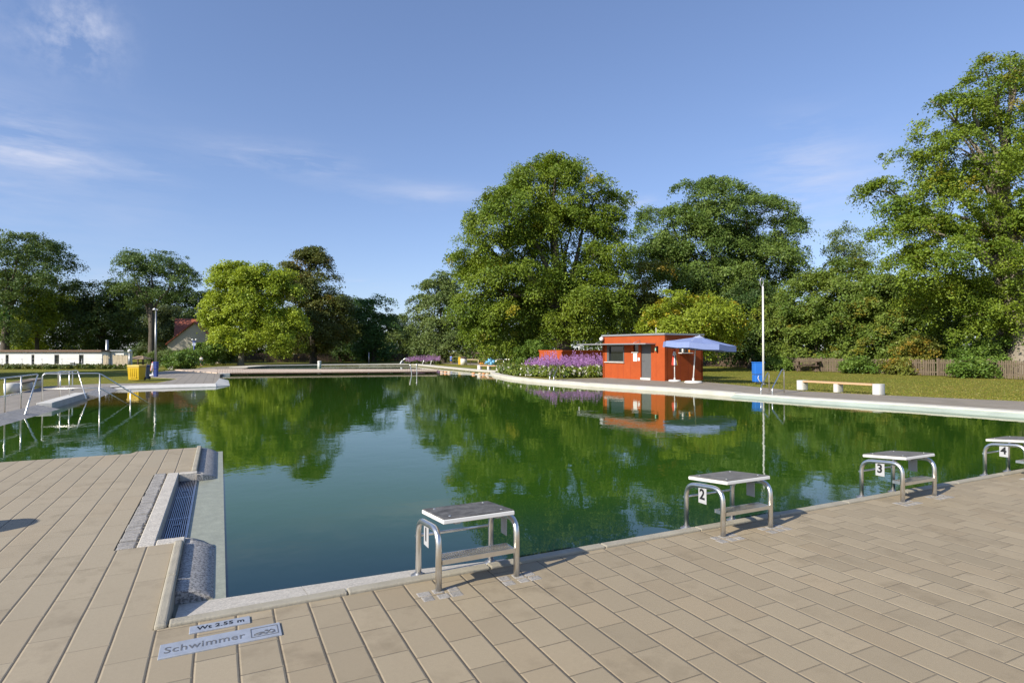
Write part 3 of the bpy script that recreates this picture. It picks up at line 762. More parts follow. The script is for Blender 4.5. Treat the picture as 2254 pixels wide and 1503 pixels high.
# ================================================================== PARASOLS
def open_parasol():
    b = G(1526, 842.5); t = thing('parasol', 'large open pale blue parasol on a white pole beside the red kiosk', 'parasol', b)
    top = Vector((b.x+.14, b.y, zat(740, b.y)))
    MB().lathe(b, [(.42, 0), (.42, .05), (.36, .09), (.05, .10), (.05, .22), (.0451, .22)], 20).build('base', M_WHITE, t)
    MB().tube([b+Vector((0, 0, .1)), b.lerp(top, .5), top], [.032, .028, .022], 10).build('pole', M_WHITE, t)
    R = 1.62; n = 8; Rt = Matrix.Rotation(math.radians(4.5), 3, 'Y')
    cen = top+Vector((.16, 0, -.02)); m = MB(); rings = []
    for j, (rf_, dz) in enumerate(((0.0, 0), (.35, -.13), (.7, -.255), (1.0, -.34), (1.0, -.37), (1.012, -.60))):
        ring = []
        for k in range(n*4):
            a = 2*math.pi*(k/(n*4))+.25; kk_ = (k % 4)/4; sag = 1-abs(kk_*2-1) if True else 0
            rad = R*rf_*(math.cos(math.pi/n)/math.cos(((k % 4)/4-.5)*2*math.pi/n) if rf_ > 0 else 0)
            sc_ = (.018*math.sin(2*math.pi*k/4*2) if j == 5 else 0)
            ring.append(m.b.verts.new(cen+Rt @ Vector((rad*math.cos(a)*1.06, rad*math.sin(a), dz-.035*sag*rf_+sc_)))); 
            if rf_ == 0: break
        rings.append(ring)
    N = n*4
    for k in range(N): m.b.faces.new((rings[0][0], rings[1][k], rings[1][(k+1) % N]))
    for ra, rb in zip(rings[1:], rings[2:]):
        for k in range(N): m.b.faces.new((ra[k], rb[k], rb[(k+1) % N], ra[(k+1) % N]))
    m.build('canopy', M_CLOTH, t, fixn=False)
    cp = MB(); cp.lathe(cen+Vector((0, 0, -.03)), [(.34, -.045), (.2, .015), (.03, .08), (.015, .12)], 8, Rt); cp.build('vent_cap', mk('pale_blue_canvas', (.34, .38, .52), .85, var=.05), t)
    hub = b.lerp(top, .80)
    for k in range(8):
        a = 2*math.pi*k/8+.25
        e = cen+Rt @ Vector((R*.97*math.cos(a)*1.06, R*.97*math.sin(a), -.36)); mid = cen+Rt @ Vector((R*.45*math.cos(a), R*.45*math.sin(a), -.20))
        r_ = MB().tube([top-Vector((0, 0, .05)), e], .010, 5).build('rib', M_WHITE, t); MB().tube([hub, mid], .009, 5).build('strut', M_WHITE, r_)
open_parasol()
def closed_parasol(px, py, ytop, ybot, name, label, s=1.0, lean=0):
    b = G(px, py); Y = b.y; t = thing(name, label, 'parasol', b, 0, 'furled parasols')
    zt = zat(ytop, Y); zb_ = zat(ybot, Y)
    MB().lathe(b, [(.30*s, 0), (.30*s, .05), (.27*s, .08), (.04, .09), (.04, .18), (.035, .18)], 18).build('base', M_WHITE, t)
    MB().tube([b+Vector((0, 0, .08)), b+Vector((lean, 0, zt))], .026, 8).build('pole', M_WHITE, t)
    L = zt-zb_; N = 24; prof = [(.03, L), (.055, L*.86), (.09, L*.6), (.12, L*.3), (.15, 0.02), (.13, -.03)]
    def cone(mb, r0, r1):
        rings = [[mb.b.verts.new(b+Vector((lean, 0, zb_))+Vector((r*s*(1+.16*math.sin(k*2*math.pi/N*6))*math.cos(2*math.pi*k/N), r*s*(1+.16*math.sin(k*2*math.pi/N*6))*math.sin(2*math.pi*k/N), z))) for k in range(N)] for r, z in prof]
        return rings
    c = MB(); rings = cone(c, 0, 1)
    for ra, rb in zip(rings, rings[1:]):
        for k in range(N): c.b.faces.new((ra[k], ra[(k+1) % N], rb[(k+1) % N], rb[k])).smooth = True
    c.b.faces.new(rings[0]); c.b.faces.new(list(reversed(rings[-1])))
    o = c.build('canopy', M_CLOTHW, t); me = o.data
    me.materials.append(M_CRED); me.materials.append(M_CYEL); me.materials.append(M_BLUED)
    for p in me.polygons:
        ang = math.atan2(p.center.y, p.center.x+1e-6-lean*0); sct = int((ang+math.pi)/(2*math.pi)*6) % 6
        if p.center.z > zb_+L*.8: p.material_index = 1
        elif sct == 2 and p.center.z < zb_+L*.6: p.material_index = 2
        elif sct == 1 and (p.center.x > .01) and p.center.z < zb_+L*.5: p.material_index = 3
        elif sct == 0 and p.center.z < zb_+L*.5: p.material_index = 1
    return t
closed_parasol(1485, 839.5, 768.5, 803, 'furled_parasol', 'furled white, red and yellow parasol standing against the red kiosk')
closed_parasol(336, 827, 796, 815, 'furled_parasol', 'furled pinkish white parasol beside the dark blue post bin on the left', .8)

# ================================================================== RIGHT BANK FURNITURE
def mast():
    b = G(1680.5, 846); zt = zat(630, b.y); t = thing('mast', 'tall slim white mast with a looped top beside the blue bin', 'pole', b)
    MB().tube([b, b+Vector((0, 0, zt*.5)), b+Vector((0, 0, zt))], [.047, .042, .036], 12).build('pole', M_WHITE, t)
    z2 = zat(612, b.y); c = (zt+z2)/2; h = (z2-zt)/2
    pts = [b+Vector((-.05+.075*math.cos(a), 0, c+h*math.sin(a))) for a in [math.pi*2*k/18 for k in range(18)]]
    MB().tube(pts, .018, 8, closed=True).build('loop', M_STEELD, t)
    MB().lathe(b, [(.11, 0), (.11, .03), (.06, .04)], 12).build('base_plate', M_STEELD, t)
mast()
def blue_bin():
    b = G(1669, 844); Y = b.y; zt = zat(797.5, Y); t = thing('waste_bin', 'bright blue waste bin fixed beside the tall white mast', 'waste bin', b)
    w_ = 22*Y/FPX
    MB().box(b+Vector((0, 0, (zt+.42)/2)), (w_*.96, w_*.8, zt-.42-.03)).bevel(.02, 2).build('upper_case', M_BLUE, t)
    MB().box(b+Vector((0, 0, .245)), (w_*.93, w_*.78, .33)).bevel(.02, 2).build('lower_case', M_BLUE, t)
    MB().box(b+Vector((0, 0, zt-.005)), (w_*1.04, w_*.86, .05)).bevel(.015, 1).build('lid', M_BLUE, t)
    MB().box(b+Vector((0, .05, .05)), (.12, .12, .12)).build('foot', M_STEELD, t)
    q = b+Vector((-.06, -w_*.41, .1)); MB().tube([q+Vector((0, 0, .27)), q+Vector((-.04, -.02, .16)), q+Vector((.03, -.03, .02)), q+Vector((.10, -.02, -.03))], .016, 6).build('bag_end', M_WHITE, t)
blue_bin()
def ladder(name, label, rails, grp='pool ladders', r=.021, rungs=True):
    base = rails[0][0]; t = thing(name, label, 'pool ladder', (base.x, base.y, 0), 0, grp)
    for R_ in rails: MB().tube(rounded(R_, .12, 5), r, 8).build('handrail', M_STEEL, t)
    if rungs:
        a, b = rails[0][-1], rails[1][-1]
        for dz in (.25, .55):
            MB().tube([a+Vector((0, 0, dz)), b+Vector((0, 0, dz))], .018, 6).build('rung', M_STEEL, t)
    return t
def rail_pts(dpx, dpy, top, spx, spy, bend, deep=.9):
    d = G(dpx, dpy); s = G(spx, spy, WATER_Z)
    h1 = zat(top, d.y); h2 = zat(bend, s.y)
    d2 = d.lerp(s, .18)
    return [d, Vector((d.x, d.y, h1)), Vector((d2.x, d2.y, h1)), Vector((s.x, s.y, h2)), Vector((s.x, s.y, -deep))]
ladder('pool_ladder', 'steel pool ladder with sloping handrails at the bank right of the blue bin', [rail_pts(1693, 861, 820, 1675, 876, 852), rail_pts(1726, 864, 813, 1700, 878, 854)])
ladder('pool_ladder', 'white steel pool ladder at the coping in front of the purple flowers', [rail_pts(1219, 830, 809, 1210, 843, 828), rail_pts(1232, 831, 803, 1219, 844, 829)], r=.03)
def bench(name, label, P, Q, h, nsup, wid=.42, cyl=False, wood=M_WOOD, sup=M_CONC, grp='concrete and timber benches'):
    t = thing(name, label, 'bench', P, 0, grp); d = (Q-P).normalized(); n = Vector((d.y, -d.x, 0)); rz = math.atan2(d.y, d.x)
    for k in range(nsup):
        c = P.lerp(Q, k/(nsup-1)); m = MB()
        hh = h if k in (0, nsup-1) else h-.065
        if cyl: m.lathe(c, [(wid/2, 0), (wid/2, hh-.02), (wid/2-.02, hh)], 22)
        else:
            hw, hl = (.16 if k in (0, nsup-1) else .11), wid/2
            pts = []
            for i in range(20):
                a = 2*math.pi*i/20; pts.append(c+d*(hw*math.copysign(abs(math.cos(a))**.55, math.cos(a)))+n*(hl*math.copysign(abs(math.sin(a))**.8, math.sin(a))))
            m.hexa([p for p in pts], [p+Vector((0, 0, hh)) for p in pts]); 
        m.build('support', sup, t)
    L = (Q-P).length-.28; mid = (P+Q)/2
    for k in range(3):
        off = (k-1)*wid*.31
        MB().box(mid+n*off+Vector((0, 0, h-.03)), (L, wid*.28, .06), Matrix.Rotation(rz, 3, 'Z')).bevel(.006, 1).build('plank', wood, t)
    return t
bench('bench', 'long bench with orange timber seat on three white concrete supports on the right lawn', G(1766, 857.5), G(1934, 868), zat(837, G(1766, 857.5).y), 3)
bench('bench', 'bench with a round concrete end and grey planks behind the left handrails', G(27, 864), G(78, 851), zat(843, G(27, 864).y), 3, .50, True, mk('grey_planks', (.24, .185, .13), .8, var=.2, scale=4, stretch=(1, 12, 12)))
bench('bench', 'small white bench at the far pool edge in front of the light blue play shape', G(1056, 814.5), G(1098, 815.5), zat(803.5, G(1056, 814.5).y), 3, .36)
def picnic():
    b = G(1778, 817); t = thing('picnic_table', 'dark brown wooden picnic table in front of the picket fence', 'picnic table', b, math.radians(-35))
    def bx(n, c, s, R=None): MB().box(c, s, R).build(n, M_DARKWOOD, t, local=True)
    for k in range(4): bx('top_plank', (0, -.28+k*.187, .74), (1.7, .17, .045))
    for s_ in (-1, 1):
        for k in range(2): bx('seat_plank', (0, s_*(.66+k*.14), .44), (1.7, .125, .045))
    for sx_ in (-.6, .6):
        for s_ in (-1, 1): bx('leg', (sx_, s_*.42, .36), (.07, .10, .86), Matrix.Rotation(s_*.46, 3, 'X'))
        bx('crossbar', (sx_, 0, .40), (.05, 1.6, .09))
picnic()

def picket_fence(name, label, P, Q, h, step=4.0, mat=M_GREYWOOD, gap=.105, wv=.075, posts=True, grp=None, seed=1):
    t = thing(name, label, 'fence', P, 0, grp); d = (Q-P); L = d.length; d.normalize(); rz = math.atan2(d.y, d.x); R = Matrix.Rotation(rz, 3, 'Z'); n = Vector((-d.y, d.x, 0))
    rr = random.Random(seed); x = 0
    while x < L-.3:
        x1 = min(L, x+step); m = MB(); u = x+.08
        while u < x1-.05:
            hh = h*rr.uniform(.94, 1.02); wq = wv*rr.uniform(.75, 1.1)
            Rq = R @ Matrix.Rotation(rr.uniform(-.025, .025), 3, 'Y')
            m.box(P+d*u+n*rr.uniform(-.012, .012)+Vector((0, 0, hh/2)), (wq, .022, hh), Rq); u += gap*rr.uniform(.9, 1.12)
        for zz_ in (.22, .80): m.box(P+d*((x+x1)/2)+n*.034+Vector((0, 0, h*zz_)), (x1-x, .04, .07), R)
        m.build('panel', mat, t)
        if posts: MB().box(P+d*x-n*.04+Vector((0, 0, h*.53)), (.12, .10, h*1.06), R).build('post', mat, t)
        x = x1
    return t
f0, f1, f2 = G(1735, 814.5), G(2062, 826.5), G(2500, 845)
picket_fence('picket_fence', 'weathered picket fence along the back of the right lawn behind the picnic table', f0, f1, .98, 2.9)
picket_fence('picket_fence', 'weathered picket fence with shadowed panels at the right edge of the lawn', f1+(f2-f1).normalized()*.12, f2, 1.0, 2.9, seed=5)
picket_fence('picket_fence', 'dark shaded board fence under the trees right of the red kiosk', G(1530, 803.5), G(1715, 812), 1.3, 3.0, M_DARKWOOD, .10, .095, seed=7)
picket_fence('board_fence', 'dark brown board fence in deep shade behind the far pool', AT(470, 800, 74)*1, AT(900, 800, 82)*1, 1.25, 3.0, M_DARKWOOD, .12, .118, False, seed=9)
o = bpy.data.objects['board_fence']; o.location.z = -.03

# ================================================================== BOARDWALK, FLOATS, FAR POOL
def boardwalk():
    a, b, c, d = G(478, 822), G(962, 818), G(966, 814.2), G(480, 814.2)
    t = thing('boardwalk', 'long low timber boardwalk crossing the pool on concrete piers', 'boardwalk', a)
    ax = (b-a); L = ax.length; ax.normalize(); m = MB(); n = int(L/.16)
    for k in range(n):
        s0, s1 = k/n, (k+1)/n-.012/L
        q = [a.lerp(b, s0), a.lerp(b, s1), d.lerp(c, s1), d.lerp(c, s0)]
        m.hexa([p+Vector((0, 0, .03)) for p in q], [p+Vector((0, 0, .075)) for p in q])
    m.build('planks', M_DECK, t)
    bk = (d-a).normalized()
    MB().hexa([p+Vector((0, 0, -.05)) for p in (a+bk*.35, b+bk*.35, b+bk*.47, a+bk*.47)], [p+Vector((0, 0, .029)) for p in (a+bk*.35, b+bk*.35, b+bk*.47, a+bk*.47)]).build('beam', M_DARKWOOD, t)
    MB().hexa([p+Vector((0, 0, -.04)) for p in (a-bk*.01, b-bk*.01, b+bk*.04, a+bk*.04)], [p+Vector((0, 0, .028)) for p in (a-bk*.01, b-bk*.01, b+bk*.04, a+bk*.04)]).build('fascia', M_DARKWOOD, t)
    for k in range(1, 6):
        p = a.lerp(b, k/6)+bk*1.6; MB().box(p+Vector((0, 0, -.3)), (.4, 1.0, .66)).build('pier', M_DARKWOOD, t)
    p0_, p1_ = G(481, 823.5, -.02), G(506, 823, -.02)
    MB().hexa([Vector((p.x, p.y, -.6)) for p in (p0_, p1_, p1_+bk*1.5, p0_+bk*1.5)], [Vector((p.x, p.y, .028)) for p in (p0_, p1_, p1_+bk*1.5, p0_+bk*1.5)]).build('abutment', M_CONC, t)
    e = [G(478, 822)-ax*.02, G(480, 814.2)-ax*.02, G(430, 812.5), G(385, 815)]
    MB().hexa([p+Vector((0, 0, 0.0)) for p in e], [p+Vector((0, 0, .07)) for p in e]).build('landing', M_DECK, t)
    return a, b, bk
bwa, bwb, bwk = boardwalk()
def bow(px, y0, y1, Y, lean, name='x', r=.035):
    b = AT(px, y0, Y); t_ = AT(px+lean, y1, Y)
    return rounded([Vector((b.x, b.y, -.3)), b, b.lerp(t_, .85)+Vector((.0, 0, .06)), t_+Vector((lean*.01, .15, 0)), t_+Vector((lean*.02, .55, -.25))], .25, 5)
def bow_pair(label, items, Y, r=.03):
    pts = [bow(*i, Y, l, r=r) for *i, l in items]; t = thing('pool_ladder', label, 'pool ladder', (pts[0][0].x, pts[0][0].y, 0), 0, 'pool ladders')
    for p in pts: MB().tube(p, r, 7).build('handrail', M_STEEL, t)
bow_pair('pair of curved steel ladder rails at the right end of the boardwalk', [(906, 821, 801, -4), (917.5, 821, 800, -.5)], 41.0, .035)
bow_pair('pair of curved steel rails on the far pool edge by the purple flowers', [(929, 805, 793, 4), (946, 806, 793, 5)], 62.0, .045)
def fountain():
    b = AT(882, 803, 66); t = thing('water_spout', 'arched white water spout at the far corner of the pool', 'water spout', (b.x, b.y, 0))
    tip = AT(894, 789.5, 66)
    MB().tube(rounded([Vector((tip.x+.35, tip.y, -.1)), tip+Vector((.3, 0, -.05)), tip+Vector((-.1, 0, .05)), AT(886.5, 793, 66)], .35, 6), .07, 8).build('pipe', M_STEEL, t)
    e = AT(886.5, 793, 66); pts = [e, e+Vector((-.14, 0, -.12)), e+Vector((-.26, 0, -.38)), e+Vector((-.33, 0, -.75)), e+Vector((-.36, 0, -1.0))]
    MB().tube(pts, [.06, .07, .08, .1, .16], 8).build('water_jet', mk('foaming_water', (.75, .8, .82), .3, var=.1), t)
fountain()
fl = thing('float_line', 'row of orange and white floats on a line beyond the boardwalk end', 'float line', G(1000, 822, WATER_Z))
spans = [(936, 944, 820), (945, 953, 820), (954, 961, 820.3), (969, 976, 820.8), (977, 984, 821), (985, 992, 821.2), (1038.5, 1046, 824), (1053, 1060, 824.6), (1061, 1068, 825), (1069, 1077, 825.4)]
for i, (x0, x1, y) in enumerate(spans):
    p, q = G(x0, y, WATER_Z+.0), G(x1, y, WATER_Z+.0)
    MB().tube([p+Vector((0, 0, .04)), p.lerp(q, .12)+Vector((0, 0, .05)), p.lerp(q, .88)+Vector((0, 0, .05)), q+Vector((0, 0, .04))], [.04, .085, .085, .04], 10).build('float', mk('float_cream', (.72, .50, .32), .5) if i % 2 else mk('float_orange', (.70, .30, .12), .5), fl)
MB().tube([G(x, y, WATER_Z+.02) for x, y in ((930, 819.6), (961, 820.3), (992, 821.2), (1040, 824), (1077, 825.4), (1088, 826))], .012, 5).build('rope', M_WHITE, fl)
p = G(703, 806.0); t = thing('short_post', 'short white round post at the edge of the far pool', 'post', p)
MB().lathe(p+Vector((0, 0, -.3)), [(.17, 0), (.17, .62), (.15, .66)], 14).build('shaft', M_WHITE, t); MB().lathe(p+Vector((0, 0, .365)), [(.19, 0), (.19, .10), (.13, .15)], 14).build('cap', M_WHITE, t)
def thin_post(px, py, ytop, Y, name, label, cat, mat, r=.05, cap=None):
    b = AT(px, py, Y); b.z = 0; t = thing(name, label, cat, b); zt = zat(ytop, Y)
    MB().tube([b+Vector((0, 0, -.05)), b+Vector((0, 0, zt))], [r, r*.8], 8).build('shaft', mat, t)
    MB().lathe(b+Vector((0, 0, zt)), [(r*1.3, -.02), (r*1.3, .04), (r*.4, .07)], 8).build('cap', mat, t)
    return t
thin_post(812, 800, 777, 67, 'thin_post', 'thin grey post standing on the lawn behind the far pool', 'post', M_STEELD, .07)
thin_post(1177, 806, 778, 55, 'thin_post', 'thin grey post with a cap behind the flower bed', 'post', M_STEELD, .07)

# play corner on the far lawn
def lumps(name, label, cat, mat, items, Y, seed=1):
    c = AT(items[0][0], 800, Y); c.z = 0; m = MB()
    for (px, py, r) in items: m.ball(AT(px, py, Y+random.Random(px*7+seed).uniform(-.25, .25)), r*Y/FPX, 2, (1, .8, .95))
    t = thing(name, label, cat, c); m.build('body', mat, t)
    hm = MB()
    for (px, py, r) in items[:3]:
        q = AT(px, py, Y-.0); hm.ball(q+Vector((0, -r*Y/FPX*.8, .0)), r*Y/FPX*.28, 1)
    hm.build('knobs', mat, t)
lumps('play_cloud', 'light blue lumpy cloud shaped play object on the far lawn behind the small white bench', 'play object', M_SKYB, [(1079, 793, 6), (1073, 797, 5), (1086, 797, 5.5), (1079, 798, 6), (1090, 800.5, 3.5), (1070, 800, 3.5), (1082, 800, 5)], 58)
lumps('play_toys', 'low orange lumpy play object beside the light blue one', 'play object', M_ORANGE, [(1058, 800, 2.6), (1062, 800.2, 2.8), (1066, 800, 2.6)], 58, 3)
p = AT(1020, 801, 62); p.z = 0
t = thing('round_bin', 'pale round hut shaped bin with dark lid on the far lawn', 'bin', p)
m = MB(); m.lathe(p, [(.38, 0), (.36, zat(788.5, 62)), (.30, zat(788.5, 62)+.01)], 16); m.build('drum', M_WHITE, t)
MB().lathe(p+Vector((0, 0, zat(788.5, 62)+.012)), [(.42, 0), (.42, .05), (.12, .18)], 16).build('lid', M_DARKWOOD, t)
MB().box(p+Vector((-.38, -.05, .4)), (.28, .4, .8)).bevel(.03, 1).build('side_door', M_CYEL, t)
def low_rail(name, label, P, Q, h, n, mat=M_GREYWOOD, mid=False):
    t = thing(name, label, 'railing', P)
    MB().tube([P+Vector((0, 0, h)), Q+Vector((0, 0, h))], .05, 8).build('top_rail', mat, t)
    if mid: MB().tube([P+Vector((0, 0, h*.5)), Q+Vector((0, 0, h*.5))], .035, 8).build('middle_rail', mat, t)
    for k in range(n):
        p_ = P.lerp(Q, k/(n-1)); MB().tube([p_, p_+Vector((0, 0, h))], .05, 8).build('post', mat, t)
low_rail('low_railing', 'low timber rail between the round bin and the blue play object', G(1027, 801.0), G(1053, 801.5), .5, 2, mk('pale_timber', (.60, .48, .30), .7, var=.15))
low_rail('low_railing', 'pale metal railing on the lawn behind the small white bench', G(1092, 804), G(1126, 805), .62, 3, M_STEEL)
low_rail('low_railing', 'pale metal railing running behind the flower bed', G(1140, 805), G(1180, 806), .62, 3, M_STEEL)
t = thing('slide_rail', 'pale sloping beam leaning down beside the flower bed', 'beam', G(1150, 812))
MB().tube([AT(1137, 794, 52), AT(1158, 811, 50)], .06, 8).build('beam', M_WHITE, t); q = AT(1137, 794, 52); MB().tube([Vector((q.x, q.y, 0)), q], .05, 8).build('post', M_WHITE, t)
def swing():
    Y = 66; t = thing('swing_frame', 'dark swing frame in the shade behind the blue play object', 'swing', AT(1055, 800, Y)*1)
    a_, b_ = AT(1046, 777, Y), AT(1076, 777, Y)
    MB().tube([a_, b_], .06, 6).build('top_bar', M_DARKWOOD, t)
    for c_ in (a_, b_):
        for s_ in (-1, 1): MB().tube([c_, Vector((c_.x+s_*.55, c_.y+s_*.5, 0))], .05, 6).build('leg', M_DARKWOOD, t)
swing()

# ================================================================== PEOPLE (two small figures far off)
def skinned(name, verts, edges, radii, mat, parent, sub=1):
    me = bpy.data.meshes.new(name); me.from_pydata([FRAME[parent].inverted() @ Vector(v) for v in verts], edges, [])
    o = link_mesh(name, me, parent); me.materials.append(mat)
    sk = o.modifiers.new('skin', 'SKIN'); sk.use_smooth_shade = True
    for v, r in zip(me.skin_vertices[0].data, radii): v.radius = (r, r)
    me.skin_vertices[0].data[0].use_root = True
    ss = o.modifiers.new('sub', 'SUBSURF'); ss.levels = sub; ss.render_levels = sub
    return o
def person(px, py, Y, h, label, shirt, legs, facing=0.4):
    b = AT(px, py, Y); b.z = 0; t = thing('person', label, 'person', b, facing)
    k = h/1.7
    def w_(x, y, z): return FRAME[t] @ Vector((x*k, y*k, z*k))
    V = [(0, 0, .92), (0, 0, 1.12), (0, .01, 1.34), (0, 0, 1.47), (0, -.02, 1.62), (-.17, 0, 1.38), (-.22, -.03, 1.12), (-.20, -.12, .90), (.17, 0, 1.38), (.22, -.05, 1.12), (.20, -.2, .95),
         (-.09, 0, .86), (-.10, -.08, .47), (-.10, 0, .06), (-.10, -.13, .03), (.09, 0, .86), (.10, .06, .47), (.10, .14, .07), (.10, .03, .03)]
    E_ = [(0, 1), (1, 2), (2, 3), (3, 4), (2, 5), (5, 6), (6, 7), (2, 8), (8, 9), (9, 10), (0, 11), (11, 12), (12, 13), (13, 14), (0, 15), (15, 16), (16, 17), (17, 18)]
    Rr = [.14, .13, .14, .055, .10, .06, .045, .035, .06, .045, .035, .085, .06, .045, .035, .085, .06, .045, .035]
    skinned('body', [w_(*v) for v in V], E_, [r*k for r in Rr], M_SKIN, t)
    V2 = [(0, 0, .95), (0, 0, 1.12), (0, .01, 1.33), (0, 0, 1.43), (-.17, 0, 1.38), (-.22, -.03, 1.14), (.17, 0, 1.38), (.22, -.05, 1.14)]
    skinned('shirt', [w_(*v) for v in V2], [(0, 1), (1, 2), (2, 3), (2, 4), (4, 5), (2, 6), (6, 7)], [r*k for r in (.165, .16, .165, .08, .085, .07, .085, .07)], shirt, t)
    V3 = [(0, 0, .93), (-.09, 0, .84), (-.10, -.07, .5), (.09, 0, .84), (.10, .05, .5)]
    skinned('trousers', [w_(*v) for v in V3], [(0, 1), (1, 2), (0, 3), (3, 4)], [r*k for r in (.17, .12, .095, .12, .095)], legs, t)
    MB().ball(w_(0, .015, 1.665), .108*k, 2, (1, 1.05, .85)).build('hair', M_HAIR, t)
person(443, 806, 56, .98, 'small person in blue and white clothes standing before the bushes on the left', M_WHITE, M_BLUED, .5)
person(993, 798, 66, .98, 'small person in blue clothes standing on the far lawn by the round bin', M_BLUE, M_BLUE, -.4)

# ================================================================== LEFT SIDE: RAILS, BINS, LAMPS, BUILDINGS
def rail_thing(label, tubes, posts, loc):
    t = thing('handrail', label, 'handrail', loc, 0, 'steel handrails of the pool entry')
    for i, p in enumerate(tubes): MB().tube(rounded(p, .1, 4), .018 if i == 0 else .013, 8).build('top_rail' if i == 0 else 'lower_rail', M_STEEL, t)
    for p in posts: MB().tube(p, .018, 8).build('post', M_STEEL, t)
def ax(px, Y, z): 
    p = AT(px, 800, Y); return Vector((p.x, Y, z))
HR = .875
P0, P1, P2 = ax(-40, 13.6, 0), ax(11.5, 14.6, 0), ax(47, 15.65, 0); PE = ax(84, 16.9, 0); PW = G(48, 921, WATER_Z)
up = lambda p, z: Vector((p.x, p.y, z))
rail_thing('steel ramp handrail at the left edge with a tube sloping into the water',
           [[up(P0, HR), up(P1, HR), up(P2, HR), up(PE, HR), up(PW, WATER_Z-.15)], [up(P0, .42), up(P1, .42), up(P2, .42)]], [[up(p, -.02), up(p, HR)] for p in (P0, P1, P2)], P1)
P3, P6 = ax(94, 17.15, 0), ax(220, 17.7, 0); W1, W2 = G(336, 889, WATER_Z), G(284, 890, WATER_Z)
rail_thing('long steel handrail reaching out over the water and sloping down into it',
           [[up(P3, 0), up(P3, HR), up(P6, HR-.01), up(W1, WATER_Z-.05)], [up(P3, .43), up(P6, .43), up(W2, WATER_Z-.02)]],
           [[up(P6, -.9), up(P6, HR-.02)], [up(G(287, 887, WATER_Z), -.6), up(G(287, 887, WATER_Z), zat(857, G(287, 887, WATER_Z).y))]], P3)
P4, P5 = ax(133, 19.0, 0), ax(153, 19.6, 0); PE3, PS = ax(171, 20.2, 0), G(190, 875, 0)
rail_thing('shorter steel handrail behind, its end sloping down to the ramp kerb',
           [[up(ax(98, 18.0, 0), .86), up(P4, .86), up(P5, .86), up(PE3, .86), up(PS, -.05)]], [[up(P4, 0), up(P4, .86)], [up(P5, 0), up(P5, .86)]], P4)
Q0, Q1 = ax(129, 22.6, 0), ax(160, 22.9, 0)
t = thing('steel_hoop', 'low steel hoop on the paving behind the pool handrails', 'hoop', Q0)
MB().tube(rounded([up(Q0, .05), up(Q0, .74), up(Q1, .74), up(Q1, .2), up(Q1, .0)], .07, 4), .024, 8).build('tube', M_STEEL, t); MB().lathe(Q1, [(.05, 0), (.05, .015), (.03, .02)], 10).build('foot', M_STEELD, t)

def wheelie(px0, px1, ytop, ybot, Y, name, label, mat, lid, grp):
    a_, b_ = AT(px0, ybot, Y), AT(px1, ybot, Y); w_ = b_.x-a_.x; c = (a_+b_)/2; c.z = 0; h = zat(ytop, Y)
    t = thing(name, label, 'waste bin', c, 0, grp); d_ = min(.9, w_*1.0)
    lo_ = [c+Vector((sx_*w_*.45, sy_*d_*.42, .03)) for sx_, sy_ in ((-1, -1), (1, -1), (1, 1), (-1, 1))]; hi_ = [c+Vector((sx_*w_*.5, sy_*d_*.5, h-.10)) for sx_, sy_ in ((-1, -1), (1, -1), (1, 1), (-1, 1))]
    MB().hexa(lo_, hi_).bevel(.025, 2).build('body', mat, t)
    MB().box(c+Vector((0, 0, h-.05)), (w_*1.05, d_*1.06, .09)).bevel(.025, 2).build('lid', lid, t)
    rm = MB()
    for k in range(4): rm.box(c+Vector((-w_*.24+k*w_*.16, -d_*.475, h*.48)), (w_*.035, .014, h*.62), Matrix.Rotation(.04, 3, 'X'))
    rm.box(c+Vector((0, -d_*.475, h*.2)), (w_*.55, .014, .05))
    rm.build('ribs', mat, t)
    for sx_ in (-1, 1): MB().lathe(c+Vector((sx_*w_*.42, d_*.40, .09)), [(.085, -.025), (.085, .025)], 12, Matrix.Rotation(math.pi/2, 3, 'Y')).build('wheel', M_BLACK, t)
    return t
wheelie(288, 314, 803, 837, 30.3, 'wheelie_bin', 'yellow wheelie bin on the lawn left of the blue grey bin', M_YEL, mk('yellow_lid', (.74, .52, .10), .45), 'wheelie bins on the left lawn')
wheelie(313, 326.5, 803, 837, 31.1, 'wheelie_bin', 'narrow blue grey wheelie bin right beside the yellow bin', M_BGREY, M_BLUED, 'wheelie bins on the left lawn')
wheelie(157, 167, 796, 809, 50.5, 'wheelie_bin', 'small grey wheelie bin against the white building, left of its twin', mk('grey_plastic', (.20, .22, .21), .6), M_STEELD, 'wheelie bins on the left lawn')
wheelie(168, 177, 797, 809, 50.5, 'wheelie_bin', 'small grey wheelie bin against the white building, right of its twin', mk('grey_plastic', (.20, .22, .21), .6), M_STEELD, 'wheelie bins on the left lawn')
# dark blue post bin and the lamp mast behind it
b = G(343, 829); t = thing('post_bin', 'narrow dark blue post shaped bin at the foot of the left lamp mast', 'waste bin', b)
h = zat(796, b.y); MB().box(b+Vector((0, 0, h*.25)), (.17, .17, h*.5)).build('stand', M_BLUED, t); MB().box(b+Vector((0, 0, h*.75)), (.22, .22, h*.5)).bevel(.02, 1).build('case', M_BLUED, t)
b = G(342, 824); t = thing('lamp_mast', 'tall slim grey mast with a small angled lamp behind the dark blue bin', 'lamp post', b)
h = zat(684, b.y); MB().tube([b, b+Vector((0, 0, h))], [.07, .045], 10).build('pole', M_STEELD, t)
MB().tube([b+Vector((0, 0, h)), b+Vector((.08, 0, h+.12)), b+Vector((.16, -.1, h+.02))], .03, 8).build('arm', M_STEELD, t)
MB().lathe(b+Vector((-.1, 0, h+.05)), [(.03, .12), (.10, .04), (.11, 0)], 12).build('lamp_head', M_GLOBE, t)
